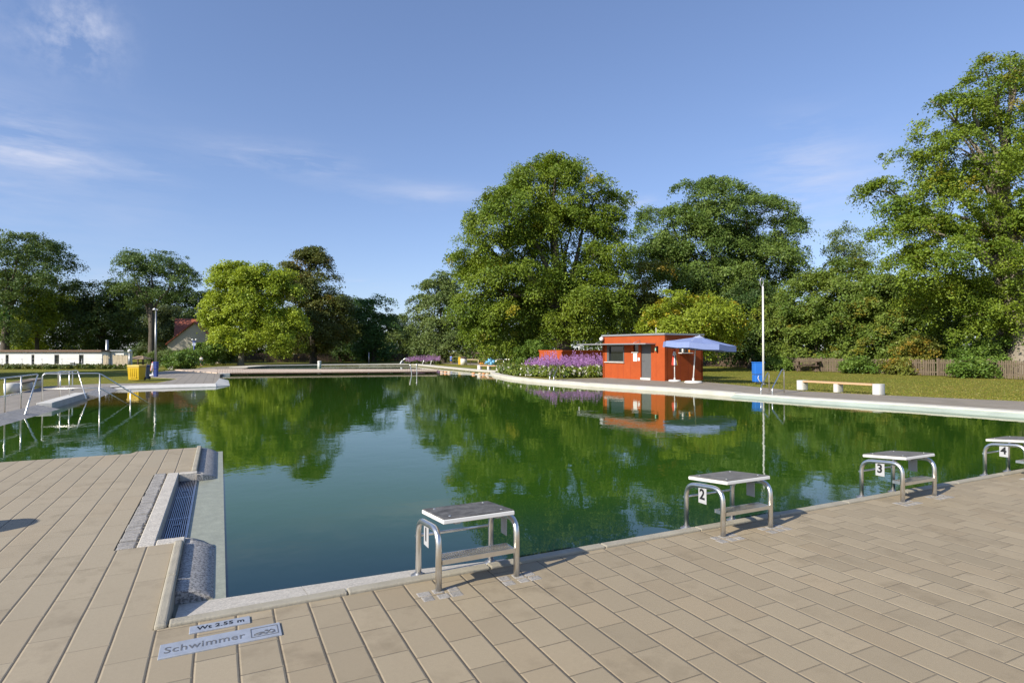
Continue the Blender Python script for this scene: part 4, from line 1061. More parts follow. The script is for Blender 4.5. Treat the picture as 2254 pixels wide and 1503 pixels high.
# lamps
def globe_lamp(px, py, Y, ytop, label, mat, n=1):
    b = AT(px, py, Y); b.z = 0; t = thing('globe_lamp', label, 'lamp post', b, 0, 'globe lamps'); h = zat(ytop, Y)
    MB().tube([b+Vector((0, 0, -.05)), b+Vector((0, 0, h-.1))], [.085, .06], 10).build('pole', mat, t)
    if n == 1: MB().ball(b+Vector((0, 0, h)), .15).build('globe', M_GLOBE, t)
    else:
        MB().tube([b+Vector((-.17, 0, h-.05)), b+Vector((-.1, 0, h-.25)), b+Vector((.1, 0, h-.25)), b+Vector((.17, 0, h-.05))], .03, 6).build('arm', mat, t)
        for s_ in (-1, 1): MB().ball(b+Vector((s_*.17, 0, h+.02)), .085).build('globe', M_GLOBE, t)
        MB().lathe(b+Vector((0, -.02, h-.42)), [(.17, -.03), (.17, .03)], 14, Matrix.Rotation(math.pi/2, 3, 'X')).build('round_sign', mk('pale_sign', (.5, .55, .62), .5), t)
globe_lamp(285, 812, 47, 772.5, 'lamp post with a single white globe left of the yellow bin', M_STEELD)
globe_lamp(427, 805, 56, 748, 'blue lamp post with two white globes in front of the gabled house', M_BLUED, 2)

# white low building
def white_building():
    Y0, Y1 = 52.0, 52.0
    p = AT(-140, 810, Y0); q = AT(224.5, 810, Y1); p.z = q.z = 0
    t = thing('white_building', 'long low white flat roofed building with four dark windows at far left', 'building', p)
    zt = zat(774.5, Y0); dep = 1.3; wins = [(12, 19), (69, 75.5), (119.5, 130), (173.5, 184)]; wy = (780.5, 801)
    xs = [-140]+[x for w_ in wins for x in w_]+[224.5]; m = MB()
    X = lambda px: AT(px, 800, Y0).x
    z0_, z1_ = zat(wy[1], Y0), zat(wy[0], Y0)
    def seg(xa, xb, za, zb_): m.hexa([Vector((x, y, za)) for x, y in ((xa, Y0), (xb, Y0), (xb, Y0+.2), (xa, Y0+.2))], [Vector((x, y, zb_)) for x, y in ((xa, Y0), (xb, Y0), (xb, Y0+.2), (xa, Y0+.2))])
    for i in range(0, len(xs)-1):
        xa, xb = X(xs[i]), X(xs[i+1])
        if i % 2 == 0: seg(xa, xb, -.1, zt)
        else: seg(xa, xb, -.1, z0_); seg(xa, xb, z1_, zt)
    xr = X(224.5); m.hexa([Vector((x, y, -.1)) for x, y in ((xr-.2, Y0+.2), (xr, Y0+.2), (xr, Y0+dep), (xr-.2, Y0+dep))], [Vector((x, y, zt)) for x, y in ((xr-.2, Y0+.2), (xr, Y0+.2), (xr, Y0+dep), (xr-.2, Y0+dep))])
    m.build('wall', M_WALL, t)
    for (a_, b_) in wins:
        c = (X(a_)+X(b_))/2; w_ = X(b_)-X(a_)
        f = MB(); f.box((c-w_/2+.03, Y0+.08, (z0_+z1_)/2), (.06, .08, z1_-z0_)); f.box((c+w_/2-.03, Y0+.08, (z0_+z1_)/2), (.06, .08, z1_-z0_)); f.box((c, Y0+.08, z1_-.03), (w_-.12, .08, .06)); f.box((c, Y0+.08, z0_+.03), (w_-.12, .08, .06))
        fo = f.build('window', M_DOOR, t); MB().box((c, Y0+.10, (z0_+z1_)/2), (w_-.12, .02, z1_-z0_-.12)).build('pane', M_GLASS, fo); MB().box((c, Y0-.03, z0_-.02), (w_+.1, .12, .04)).build('sill', M_CONC, fo)
    rf = MB().box(((X(-140)+X(226))/2, Y0+dep/2-.05, zt+.09), (X(226)-X(-140), dep+.3, .17)).build('roof', mk('brown_roof', (.20, .125, .09), .8, var=.2), t)
    e = AT(235.5, 775, 54); MB().tube([Vector((e.x, e.y, -.05)), Vector((e.x, e.y, zat(748, 54)))], .12, 10).build('flue', M_STEELD, t)
    xa, xb = X(228), X(256); m = MB()
    m.box(((xa+xb)/2, Y0+1.6, zat(773, Y0+1)/2), (xb-xa, 1.2, zat(773, Y0+1)))
    m.build('annex', M_WALL, t); MB().box(((xa+xb)/2, Y0+1.55, zat(773, Y0+1)+.05), (xb-xa+.2, 1.5, .09)).build('annex_roof', M_ROOFG, t)
    MB().box((X(248), Y0+.98, zat(787, Y0+1)), (.5, .03, .5)).build('annex_window', M_DOOR, t)
white_building()
picket_fence('picket_fence', 'pale vertical board fence beside the white building', G(226, 811), G(241, 811), 1.15, 3, mk('pale_boards', (.50, .42, .30), .8, var=.2, scale=4), .115, .112, False, seed=21)
picket_fence('picket_fence', 'pale vertical board fence between the white building and the globe lamp', G(247, 811), G(283, 811), 1.15, 3, mk('pale_boards', (.50, .42, .30), .8), .115, .112, False, seed=22)
t = thing('wire_fence', 'thin wire fence with slim posts in front of the white building', 'fence', G(-40, 812))
for px in range(-40, 226, 44):
    p = G(px, 812); MB().tube([p, p+Vector((0, 0, .85))], .022, 6).build('post', M_STEELD, t)
wm = MB()
for zz_ in (.3, .58, .84): wm.tube([G(-40, 812)+Vector((0, 0, zz_)), G(224, 812)+Vector((0, 0, zz_))], .006, 4)
wm.build('wires', M_STEELD, t)
# open shelter with a low hipped roof
c = AT(309, 806, 56); c.z = 0; t = thing('garden_shelter', 'small open garden shelter with a low brown roof behind the bins', 'shelter', c)
zt, ze = zat(783, 56), zat(790, 56); m = MB(); hw = 18*56/FPX
vb = [m.b.verts.new(c+Vector((sx_*hw, sy_*hw, ze))) for sx_, sy_ in ((-1, -1), (1, -1), (1, 1), (-1, 1))]; v1 = m.b.verts.new(c+Vector((-.25, 0, zt))); v2 = m.b.verts.new(c+Vector((.25, 0, zt)))
for f in ((vb[0], vb[1], v2, v1), (vb[1], vb[2], v2), (vb[2], vb[3], v1, v2), (vb[3], vb[0], v1), tuple(reversed(vb))): m.b.faces.new(f)
m.build('roof', mk('thatch', (.28, .20, .13), .9, var=.25, scale=8), t)
for sx_ in (-1, 1):
    for sy_ in (-1, 1): MB().box(c+Vector((sx_*hw*.85, sy_*hw*.85, ze/2)), (.1, .1, ze)).build('post', M_DARKWOOD, t)
# gabled house
def house():
    Y = 68; ap = AT(428, 711, Y); lf = AT(377, 757, Y); t = thing('gabled_house', 'beige gabled house with red tiled roof and rooftop aerial behind the bushes', 'house', (ap.x, Y, 0))
    hw = ap.x-lf.x; gd = Vector((1, .18, 0)).normalized(); rd = Vector((-.18, 1, 0)).normalized(); rd = Vector((-.32, 1, 0)).normalized(); gd = Vector((rd.y, -rd.x, 0))
    hw = hw/gd.x*.98
    c = Vector((ap.x, Y, 0)); za, ze = ap.z, lf.z; L = 11; m = MB()
    pf = [c-gd*hw+Vector((0, 0, -.1)), c+gd*hw+Vector((0, 0, -.1)), c+gd*hw+Vector((0, 0, ze)), c+Vector((0, 0, za)), c-gd*hw+Vector((0, 0, ze))]
    m.hexa(pf, [p+rd*L for p in pf]); m.build('wall', M_STUCCO, t)
    for s_ in (-1, 1):
        e = c+gd*hw*s_*1.06+Vector((0, 0, ze-.06*(za-ze))); r0 = c+Vector((0, 0, za+.02)); off = Vector((0, 0, .16))
        q = [e-rd*.25, r0-rd*.25, r0+rd*(L+.3), e+rd*(L+.3)]
        o = MB().hexa([p+Vector((0, 0, .02)) for p in q], [p+off for p in q]).build('roof', M_TILE, t)
        if s_ == -1: MB().box(r0+rd*5-gd*.8+Vector((0, 0, -.1)), (.7, .7, 1.5)).build('chimney', M_TILE, o)
    e0, e1, r1, r0_ = AT(383, 753, 71), AT(425, 753, 71), AT(425, 704, 75), AT(386, 704, 75)
    MB().hexa([p for p in (e0, e1, r1, r0_)], [p+Vector((0, -.1, .15)) for p in (e0, e1, r1, r0_)]).build('roof', M_TILE, t)
    w0 = [Vector((e0.x+.2, e0.y+.25, -.1)), Vector((e1.x, e1.y+.25, -.1)), Vector((r1.x, r1.y, -.1)), Vector((r0_.x, r0_.y, -.1))]
    MB().hexa(w0, [Vector((p.x, p.y, e0.z-.02)) for p in w0]).build('wing_wall', M_STUCCO, t)
    w_ = MB().box(c-rd*.02+gd*.3+Vector((0, 0, ze-.5)), (.9, .06, 1.0), Matrix.Rotation(math.atan2(gd.y, gd.x), 3, 'Z')).build('window', M_GLASS, t)
    ab = c+rd*2.0+Vector((0, 0, za)); an = MB(); an.tube([ab, Vector((ab.x, ab.y, zat(655, ab.y)))], .035, 6)
    for yy, l in ((678, .9), (684, .5), (697, .5), (660, .6)): zq = zat(yy, ab.y); an.tube([Vector((ab.x-l, ab.y, zq)), Vector((ab.x+l, ab.y, zq))], .025, 5)
    an.build('aerial', M_STEELD, t)
house()
yb = thing('yellow_building', 'yellow rendered building glimpsed between trunks behind the far fence', 'building', AT(690, 800, 96)*1)
MB().box((AT(700, 800, 96).x, 98, 2.2), (9, 4, 4.6)).build('wall', M_YWALL, yb); MB().box((AT(700, 800, 96).x, 98, 4.6), (9.6, 4.6, .3)).build('roof', M_TILE, yb)
# planters with shrubs
for px, lab, mat in ((378, 'grey square planter at the edge of the promenade, left of the dark one', M_CONC), (411, 'dark green square planter holding leafy shrubs on the promenade', mk('green_plastic', (.02, .07, .05), .6)), (394, 'low brown planter between the grey and the green planter', M_DARKWOOD)):
    b = G(px, 812.5); t = thing('planter', lab, 'planter', b, 0, 'planters on the promenade'); MB().hexa([b+Vector((x, y, 0)) for x, y in ((-.2, -.2), (.2, -.2), (.2, .2), (-.2, .2))], [b+Vector((x, y, .42)) for x, y in ((-.25, -.25), (.25, -.25), (.25, .25), (-.25, .25))]).build('tub', mat, t)
    MB().box(b+Vector((0, 0, .40)), (.42, .42, .05)).build('soil', M_DARK, t)

# unseen round drum added past the left edge, casting a shadow on the paving
sb = G(52, 1150); b = Vector((sb.x, sb.y, 0))+Vector((SUN_DIR.x, SUN_DIR.y, 0))*1.72
t = thing('shadow_drum', 'unseen round grey drum added beyond the left end of the terrace for its shadow', 'waste bin', b)
MB().lathe(b, [(.22, .02), (.24, .9), (.2, .98), (.05, 1.02)], 18).build('drum', M_STEELD, t); MB().lathe(b, [(.26, 0), (.26, .05), (.2, .06)], 16).build('base', M_STEELD, t)

# ================================================================== FOLIAGE
def leaves(name, parent, P, Nn, sz, tint, asp=.55, mat=None):
    n = len(P); Nn = Nn/np.linalg.norm(Nn, axis=1, keepdims=True)
    r = RS.normal(size=(n, 3)); t1 = r-(r*Nn).sum(1, keepdims=True)*Nn; t1 /= np.linalg.norm(t1, axis=1, keepdims=True); t2 = np.cross(Nn, t1)
    s = sz[:, None]
    v = np.stack([P-t1*s, P+t2*s*asp-t1*s*.1, P+t1*s, P-t2*s*asp-t1*s*.1], 1).reshape(-1, 3)
    fr = np.array(FRAME[parent].inverted()) if parent is not None else np.eye(4)
    v = v @ fr[:3, :3].T+fr[:3, 3]
    me = bpy.data.meshes.new(name)
    me.vertices.add(4*n); me.vertices.foreach_set('co', v.astype(np.float32).ravel())
    me.loops.add(4*n); me.loops.foreach_set('vertex_index', np.arange(4*n, dtype=np.int32))
    me.polygons.add(n); me.polygons.foreach_set('loop_start', np.arange(0, 4*n, 4, dtype=np.int32))
    me.update(calc_edges=True)
    ca = me.attributes.new('tint', 'FLOAT_COLOR', 'FACE')
    ca.data.foreach_set('color', np.concatenate([np.clip(tint, 0, 1), np.ones((n, 1))], 1).astype(np.float32).ravel())
    me.materials.append(mat or M_LEAF)
    return link_mesh(name, me, parent)

def unit(n):
    d = RS.normal(size=(n, 3)); return d/np.linalg.norm(d, axis=1, keepdims=True)
def crown(parent, lobes, leaf=.2, dens=1.0, col=(.07, .10, .018), alt=(.10, .12, .02), clump=.8, per=34, flat=.5, droop=.25, shell=(.80, 1.0), inner=.3, name='crown', warm=0.0, bough=None, gain=1.98):
    """lobes: (cx, cy, cz, rx, ry, rz) in metres. Each lobe carries boughs; each bough carries drooping leaf sprays, mostly on its upper outer side."""
    C = []; OUT = []; TONE = []
    L = np.array(lobes); gb = bough or clump*2.0
    for li, (cx, cy, cz, rx, ry, rz) in enumerate(lobes):
        area = 4*math.pi*((rx*ry)**1.6/3+(rx*rz)**1.6/3+(ry*rz)**1.6/3)**(1/1.6)
        nb = max(6, int(2.0*area/(math.pi*gb*gb)))
        d = unit(nb); rad = RS.uniform(shell[0], shell[1], nb)*np.where(RS.rand(nb) < .18, RS.uniform(1.0, 1.18, nb), 1.0)
        bc = d*rad[:, None]*np.array([rx, ry, rz])+np.array([cx, cy, cz])
        keep = np.ones(nb, bool)
        for lj in range(len(L)):
            if lj != li: keep &= ~(np.linalg.norm((bc-L[lj, :3])/L[lj, 3:], axis=1) < .62)
        bc, d = bc[keep], d[keep]
        br = gb*RS.uniform(.6, 1.2, len(bc)); bt = RS.rand(len(bc))
        k = max(4, int(dens*13*(gb/clump/2)**2)); e = unit(len(bc)*k); bi = np.repeat(np.arange(len(bc)), k)
        e = e+d[bi]*.55+np.array([0, 0, .45]); e /= np.linalg.norm(e, axis=1, keepdims=True)
        p = bc[bi]+e*(br[bi]*RS.uniform(.45, 1.05, len(bi)))[:, None]*np.array([1.15, 1.15, .62]); p[:, 2] -= gb*.15
        C.append(p); OUT.append(e*.6+d[bi]*.5); TONE.append(bt[bi]*.6+RS.rand(len(bi))*.4)
        ki = int(nb*k*inner*.45); di = unit(ki); p = di*RS.uniform(.25, .75, ki)[:, None]*np.array([rx, ry, rz])+np.array([cx, cy, cz])
        C.append(p); OUT.append(di); TONE.append(RS.rand(ki))
    C = np.concatenate(C); OUT = np.concatenate(OUT); TONE = np.concatenate(TONE); ok = C[:, 2] > .25; C, OUT, TONE = C[ok], OUT[ok], TONE[ok]; nc = len(C)
    cs = clump*RS.uniform(.5, 1.15, nc); pn = (per*1.9*RS.uniform(.6, 1.3, nc)).astype(int); tot = pn.sum(); ci = np.repeat(np.arange(nc), pn)
    ax_ = OUT*.7+np.array([0, 0, .6])+RS.normal(size=(nc, 3))*.22; ax_ /= np.linalg.norm(ax_, axis=1, keepdims=True)
    g = np.clip(RS.normal(size=(tot, 3))*.5, -.85, .85); a = ax_[ci]; h = (g*a).sum(1, keepdims=True); g = g-h*a*(1-flat)
    P = C[ci]+g*cs[ci][:, None]
    P[:, 2] -= droop*(g**2).sum(1)*cs[ci]
    Nn = a*.8+RS.normal(size=(tot, 3))*.5
    base = np.array(col)*(1-TONE[:, None])+np.array(alt)*TONE[:, None]
    hue = RS.rand(nc) < warm*.6; base[hue] = base[hue]*np.array([1.5, 1.0, .8])
    tint = base[ci]*RS.uniform(.72, 1.28, (tot, 1))*gain*np.array([.96, 1.02, .88])+RS.normal(size=(tot, 3))*np.array([.006, .004, .002])
    sz = leaf*.58*RS.uniform(.6, 1.25, tot)
    return leaves(name, parent, P, Nn, sz, tint, .58)

def limbs(parent, base, lobes, r, mat, n=9, fork=.45, name='trunk', seed=1, vis=0):
    rr = random.Random(seed); m = MB(); base = Vector(base)
    top = max(l[2] for l in lobes); cxm = sum(l[0] for l in lobes)/len(lobes); cym = sum(l[1] for l in lobes)/len(lobes)
    zf = base.z+(top-base.z)*fork
    fk = Vector((base.x*.7+cxm*.3, base.y*.7+cym*.3, zf))
    m.tube([base+Vector((0, 0, -.2)), base+Vector((0, 0, .25)), base.lerp(fk, .5)+Vector((rr.uniform(-.2, .2), 0, 0)), fk], [r*1.5, r*1.1, r*.85, r*.68], 10)
    L = sorted(lobes, key=lambda l: -l[2])[:n]
    for l in L:
        e = Vector(l[:3]); s0 = rr.uniform(.55, 1.0); st = base.lerp(fk, s0); mid = st.lerp(e, .55)+Vector((rr.uniform(-.5, .5), rr.uniform(-.4, .4), rr.uniform(.0, .8)))
        m.tube([st, st.lerp(mid, .5)+Vector((rr.uniform(-.2, .2), 0, .15)), mid, e], [r*.5, r*.36, r*.24, r*.09], 7)
        for q in range(3):
            dv = Vector((rr.uniform(-1, 1)*l[3], rr.uniform(-1, 1)*l[4], rr.uniform(-.2, 1)*l[5]))*.8
            m.tube([mid.lerp(e, rr.uniform(.2, .9)), e+dv*.5+Vector((0, 0, .2)), e+dv], [r*.13, r*.08, r*.03], 5)
    return m.build(name, mat, parent)

def tree(name, label, Y, lobes_px, base_px=None, r=.3, bark=None, fork=.45, dz=.85, seed=1, depth=1.0, group='trees round the pool', cat='tree', **kw):
    lobes = []; rr = random.Random(seed)
    for l in lobes_px:
        px, py, rx, ry = l[:4]; off = l[4] if len(l) > 4 else rr.uniform(-.35, .35)*rx*Y/FPX*depth
        c = AT(px, py, Y+off); s = (Y+off)/FPX
        lobes.append((c.x, c.y, c.z, rx*s*.90, rx*s*dz*.9, ry*s*.93))
    bx = base_px if base_px is not None else sum(l[0] for l in lobes_px)/len(lobes_px)
    b = AT(bx, 800, Y); b.z = 0
    t = thing(name, label, cat, b, 0, group)
    limbs(t, b, lobes, r, bark or M_BARK, fork=fork, seed=seed)
    crown(t, lobes, **kw)
    return t
#G1 bright beech green, G2 mid, G3 dark
BE = dict(col=(.060, .092, .012), alt=(.115, .140, .016)); MI = dict(col=(.052, .088, .016), alt=(.085, .120, .022)); DK = dict(col=(.026, .046, .014), alt=(.048, .070, .018))
PA = dict(col=(.065, .088, .030), alt=(.095, .118, .042)); YE = dict(col=(.105, .135, .014), alt=(.155, .175, .020)); OL = dict(col=(.075, .085, .018), alt=(.110, .110, .022))

tree('beech_tree', 'tallest broad dark green beech in the centre, left of the red kiosk', 52,
     [(1212, 415, 88, 70), (1290, 460, 66, 80), (1130, 470, 85, 70), (1055, 540, 58, 62), (1235, 540, 105, 95), (1325, 545, 42, 85), (1130, 590, 105, 90), (1062, 650, 62, 85), (1170, 690, 105, 75), (1275, 665, 85, 90), (1335, 660, 40, 80), (1225, 368, 30, 30), (1100, 735, 60, 35)],
     1240, .75, M_BARK, .4, seed=2, leaf=.17, dens=1.15, clump=.85, per=42, droop=.45, warm=.02, **BE)
tree('ash_tree', 'broad rounded ash tree rising behind the red kiosk roof', 64,
     [(1560, 460, 95, 65), (1650, 490, 85, 65), (1480, 510, 75, 65), (1725, 525, 50, 45), (1560, 570, 125, 85), (1660, 590, 90, 70), (1455, 575, 55, 55), (1600, 670, 110, 65), (1700, 620, 50, 50)],
     1580, .7, None, .4, seed=3, leaf=.19, dens=1.0, clump=.95, per=40, droop=.35, col=(.050, .080, .020), alt=(.088, .118, .027))
tree('maple_tree', 'smaller tree with a reddish tinge between the big beech and the ash', 56, [(1415, 635, 52, 60), (1430, 700, 60, 55), (1395, 720, 45, 50)], 1415, .3, seed=4, leaf=.17, clump=.75, per=36, warm=.35, **OL)
tree('beech_tree', 'low yellow green beech directly behind the red kiosk roof', 43, [(1530, 690, 85, 42), (1460, 715, 55, 38), (1590, 705, 50, 35), (1530, 730, 80, 30)], 1535, .25, seed=5, leaf=.15, clump=.65, per=40, droop=.3, warm=.22, **YE)
tree('dark_tree', 'dark ivy clad tree standing behind the blue parasol', 50, [(1655, 690, 45, 75), (1640, 750, 55, 45), (1690, 730, 35, 60)], 1655, .3, seed=6, leaf=.17, clump=.7, per=36, **DK)
# row behind the right fence
hedge = [(1735, 48, [(1735, 665, 48, 70), (1725, 745, 50, 65)]), (1800, 47, [(1800, 660, 55, 72), (1795, 745, 55, 65)]), (1868, 45, [(1870, 650, 58, 80), (1865, 740, 58, 70)]),
         (1940, 43, [(1935, 660, 60, 85), (1940, 745, 60, 65)]), (2010, 42, [(2010, 680, 55, 70), (2015, 745, 55, 65)]), (2085, 40, [(2080, 745, 48, 50), (2085, 700, 50, 50)])]
hl = ['leafy hedgerow tree nearest the tall white mast', 'leafy hedgerow tree above the picnic table', 'leafy hedgerow tree above the middle of the picket fence',
      'leafy hedgerow tree left of the beech overhang', 'leafy hedgerow tree half under the beech overhang', 'low leafy hedgerow tree nearest the big right beech trunk']
for i, (px, Y, lb) in enumerate(hedge):
    tree('hedgerow_tree', hl[i], Y, lb, px, .18, seed=20+i, leaf=.16, dens=1.15, clump=.7, per=38, droop=.2, warm=.08 if i != 3 else .2, col=(.055, .085, .016), alt=(.105, .128, .026), group='hedgerow trees behind the picket fence')
tree('pale_tree', 'thin pale tree peeping out behind the hedgerow', 66, [(1880, 540, 38, 40), (1855, 560, 25, 28), (1900, 590, 40, 40)], 1885, .25, seed=30, leaf=.18, dens=.55, inner=.1, clump=.8, per=26, **PA)
RB = [(2180, 195, 75, 60), (2235, 145, 45, 32), (2090, 255, 70, 45), (2225, 290, 80, 80), (2140, 340, 90, 65), (2045, 370, 75, 45), (1965, 435, 62, 42), (2070, 450, 90, 55), (2190, 440, 90, 85), (1990, 520, 85, 45), (2110, 560, 110, 60), (2235, 560, 70, 90),
      (2060, 620, 80, 50), (2180, 660, 90, 55), (2120, 700, 70, 40), (2010, 605, 80, 45), (2330, 380, 110, 200), (2330, 620, 110, 110)]
tree('beech_tree', 'huge beech with bare pale limbs filling the right edge of the view', 36, RB, 2252, .62, M_BEECH, .5, seed=9, leaf=.13, dens=.62, clump=.62, per=40, droop=.45, inner=.08, shell=(.70, 1.06), warm=.04, **BE)
bt = [o for o in bpy.data.objects if o.name.startswith('beech_tree') and 'huge' in o.get('label', '')][0]
def wavy(P, rads, k=4):
    rr = random.Random(int(P[0].x*100)); out = []; ro = []
    for i in range(len(P)-1):
        for j in range(k):
            f = j/k; q = P[i].lerp(P[i+1], f)
            if i+j > 0: q = q+Vector((rr.uniform(-1, 1), rr.uniform(-1, 1), rr.uniform(-1, 1)))*.12
            out.append(q); ro.append(rads[i]*(1-f)+rads[i+1]*f)
    return out+[P[-1]], ro+[rads[-1]]
def limb_px(pts, rads, Y=36.6):
    m = MB(); m.tube(rounded([AT(x, y, Y+d) for x, y, d in pts], 1.0, 4), 0.1, 8) if False else m.tube(*wavy([AT(x, y, Y+d*.6) for x, y, d in pts], rads), 8); return m
for pts, rads in [([(2215, 800, .9), (2200, 620, .2), (2195, 470, -.6), (2205, 410, -1), (2190, 330, -1.4), (2155, 285, -1.6), (2140, 220, -1.4)], [.55, .36, .26, .19, .14, .10, .04]),
                  ([(2195, 470, -.6), (2170, 410, -1.4), (2145, 350, -1.8), (2110, 290, -1.8)], [.22, .15, .10, .04]), ([(2198, 400, -1.2), (2222, 370, -1.5), (2235, 300, -1.6)], [.14, .09, .04]),
                  ([(2200, 600, 0), (2150, 565, -2), (2050, 560, -3), (1995, 568, -3.2)], [.2, .13, .09, .04]), ([(2190, 540, 0), (2130, 520, -2.4), (2085, 525, -3), (2030, 495, -3.2)], [.18, .12, .08, .04]),
                  ([(2190, 520, 0), (2110, 475, -2.6), (2025, 482, -3.2)], [.14, .09, .04]), ([(2215, 700, 0), (2160, 690, -2.4), (2120, 695, -3)], [.12, .08, .03])]:
    limb_px(pts, rads).build('limb', M_BEECH, bt)
tree('chestnut_tree', 'grey green rounded tree at the left foot of the big central beech', 72, [(965, 665, 46, 55), (995, 630, 32, 32), (958, 735, 52, 48), (1000, 720, 40, 55)], 975, .4, seed=10, leaf=.21, clump=.85, per=36, **PA)
tree('linden_tree', 'bright yellow green linden with two pale stems at the far pool', 62, [(535, 640, 62, 50), (500, 690, 36, 56), (600, 650, 48, 58), (545, 700, 85, 55), (615, 720, 42, 50), (515, 612, 32, 28), (580, 612, 30, 26), (518, 745, 28, 28)], 530, .3, mk('pale_bark', (.30, .27, .20), .9, var=.3, scale=5), .35, seed=11, gain=2.35, leaf=.2, dens=1.05, clump=.8, per=38, **YE)
tree('oak_tree', 'tall brownish green tree with a narrow top right of the bright linden', 71, [(682, 590, 34, 36), (655, 640, 40, 48), (700, 650, 46, 60), (735, 700, 40, 55), (640, 600, 26, 26), (690, 715, 65, 55), (678, 560, 17, 13)], 690, .4, seed=12, leaf=.2, dens=1.0, clump=.85, per=34, warm=.15, col=(.045, .058, .016), alt=(.085, .085, .024))
tree('dark_tree', 'dark tree in the gap right of the tall brownish one', 82, [(770, 700, 42, 50), (775, 750, 55, 45)], 772, .35, seed=13, leaf=.24, clump=1.0, per=32, **DK)
tree('chestnut_tree', 'dark leafy chestnut behind the middle of the far pool', 78, [(822, 695, 40, 38), (830, 740, 52, 42)], 825, .35, seed=14, leaf=.24, clump=.95, per=32, col=(.035, .068, .022), alt=(.06, .10, .03))
tree('pale_tree', 'small pale tree in the dip of the skyline left of the grey green tree', 96, [(878, 712, 30, 34), (890, 755, 40, 35)], 880, .3, seed=15, leaf=.26, clump=1.0, per=30, **PA)
tree('locust_tree', 'tall airy tree at the far left edge above the white building', 62, [(45, 548, 70, 32), (100, 590, 45, 36), (20, 610, 55, 60), (-40, 600, 60, 70), (15, 690, 35, 70)], 10, .4, None, .5, seed=16, leaf=.17, dens=.85, inner=.15, clump=.8, per=32, col=(.042, .070, .024), alt=(.075, .10, .034))
tree('young_linden', 'sunlit light green tree under the airy tree at far left', 66, [(85, 660, 48, 60), (70, 720, 50, 45)], 82, .25, seed=17, leaf=.19, clump=.8, per=34, **YE)
tree('dark_tree', 'wide dark tree between the two airy trees above the white building', 70, [(205, 650, 48, 42), (265, 660, 45, 42), (190, 715, 65, 50), (265, 720, 60, 50), (140, 660, 30, 40)], 230, .4, seed=18, leaf=.2, dens=.95, clump=.85, per=34, col=(.030, .048, .014), alt=(.055, .072, .02))
tree('locust_tree', 'tall airy tree with a bare dark stem left of the gabled house', 65, [(335, 580, 55, 26), (283, 585, 28, 22), (385, 610, 38, 30), (330, 625, 45, 26), (300, 640, 32, 20)], 333, .35, None, .62, seed=19, leaf=.17, dens=.8, inner=.12, clump=.75, per=30, col=(.042, .070, .024), alt=(.078, .105, .034))
tree('yew_tree', 'dark grey green bushy tree at the left corner of the gabled house', 90, [(345, 735, 38, 45), (385, 715, 25, 38), (360, 690, 30, 28)], 350, .25, seed=40, leaf=.2, clump=.75, per=34, col=(.045, .058, .028), alt=(.07, .082, .036))
tree('dark_tree', 'dark tree behind the roof of the gabled house', 104, [(415, 680, 50, 45), (450, 700, 50, 60), (330, 690, 60, 60)], 430, .35, seed=41, leaf=.28, clump=1.1, per=30, **DK)
def shrub(label, Y, lobes_px, seed=1, name='shrub', **kw):
    d = dict(leaf=.13, clump=.45, per=32, fork=.3); d.update(kw)
    return tree(name, label, Y, lobes_px, None, .07, None, seed=seed, group='shrubs and bushes', cat='shrub', **d)
shrub('leafy shrub before the gabled house, behind the blue lamp post', 60, [(418, 786, 26, 14), (468, 780, 30, 20), (452, 768, 18, 14)], 50, **MI)
shrub('leafy shrub rising from the planters on the promenade', 46.5, [(393, 793, 17, 14), (405, 785, 15, 12)], 51, **MI)
shrub('dark shrub on the left of the two linden stems', 66, [(480, 780, 28, 20), (500, 770, 18, 18)], 52, **DK)
shrub('dark low bush left of the gabled house', 62, [(362, 788, 22, 13), (345, 792, 16, 10)], 53, **PA)
shrub('tall narrow bush behind the shelter', 70, [(333, 780, 9, 13)], 54, **YE)
shrub('dark bush in the shade under the central beech', 50, [(1180, 770, 26, 18), (1150, 780, 18, 14)], 55, **MI)
shrub('bush hiding the left end of the picket fence', 45.5, [(1728, 802, 17, 14), (1715, 806, 10, 8)], 56, col=(.07, .115, .02), alt=(.11, .15, .03))
shrub('climbing bush over the picket fence right of the bare section', 40.2, [(1895, 808, 24, 14), (1880, 815, 15, 8), (1915, 812, 14, 9)], 57, **MI)
shrub('reddish bush growing over the middle of the picket fence', 38, [(2000, 795, 30, 30), (2020, 770, 22, 26), (1985, 812, 18, 14)], 58, warm=.4, **OL)
shrub('leafy bush behind the fence under the right beech', 36.2, [(2180, 775, 32, 25), (2120, 790, 24, 20)], 59, **MI)
shrub('small bush climbing the fence near the right edge', 33.6, [(2130, 815, 16, 11), (2150, 808, 12, 12)], 60, **MI)
# wood closing the view behind
k = 0
for (px, Y, top, rx) in [(-60, 92, 640, 70), (60, 95, 650, 60), (150, 98, 660, 60), (320, 100, 690, 60), (560, 98, 690, 70), (650, 94, 700, 60), (720, 100, 710, 50), (800, 104, 730, 50), (870, 110, 735, 50), (930, 98, 710, 50), (1040, 92, 670, 60), (1110, 90, 640, 60), (1180, 88, 630, 60), (1250, 90, 630, 60),
                         (1330, 84, 620, 70), (1430, 86, 640, 60), (1530, 88, 650, 60), (1680, 84, 640, 60), (1780, 72, 660, 60), (1880, 66, 640, 60), (1980, 62, 640, 60), (2080, 58, 640, 60), (2180, 56, 620, 60), (2300, 54, 600, 80)]:
    k += 1
    tree('wood_tree', 'dark tree of the wood closing the view behind the pool', Y, [(px, top+35, rx*.8, 40), (px+10, top+85, rx, 60)], px, .3, seed=70+k, leaf=.32, dens=.95, clump=1.25, per=26, group='dark trees of the wood behind', **DK)
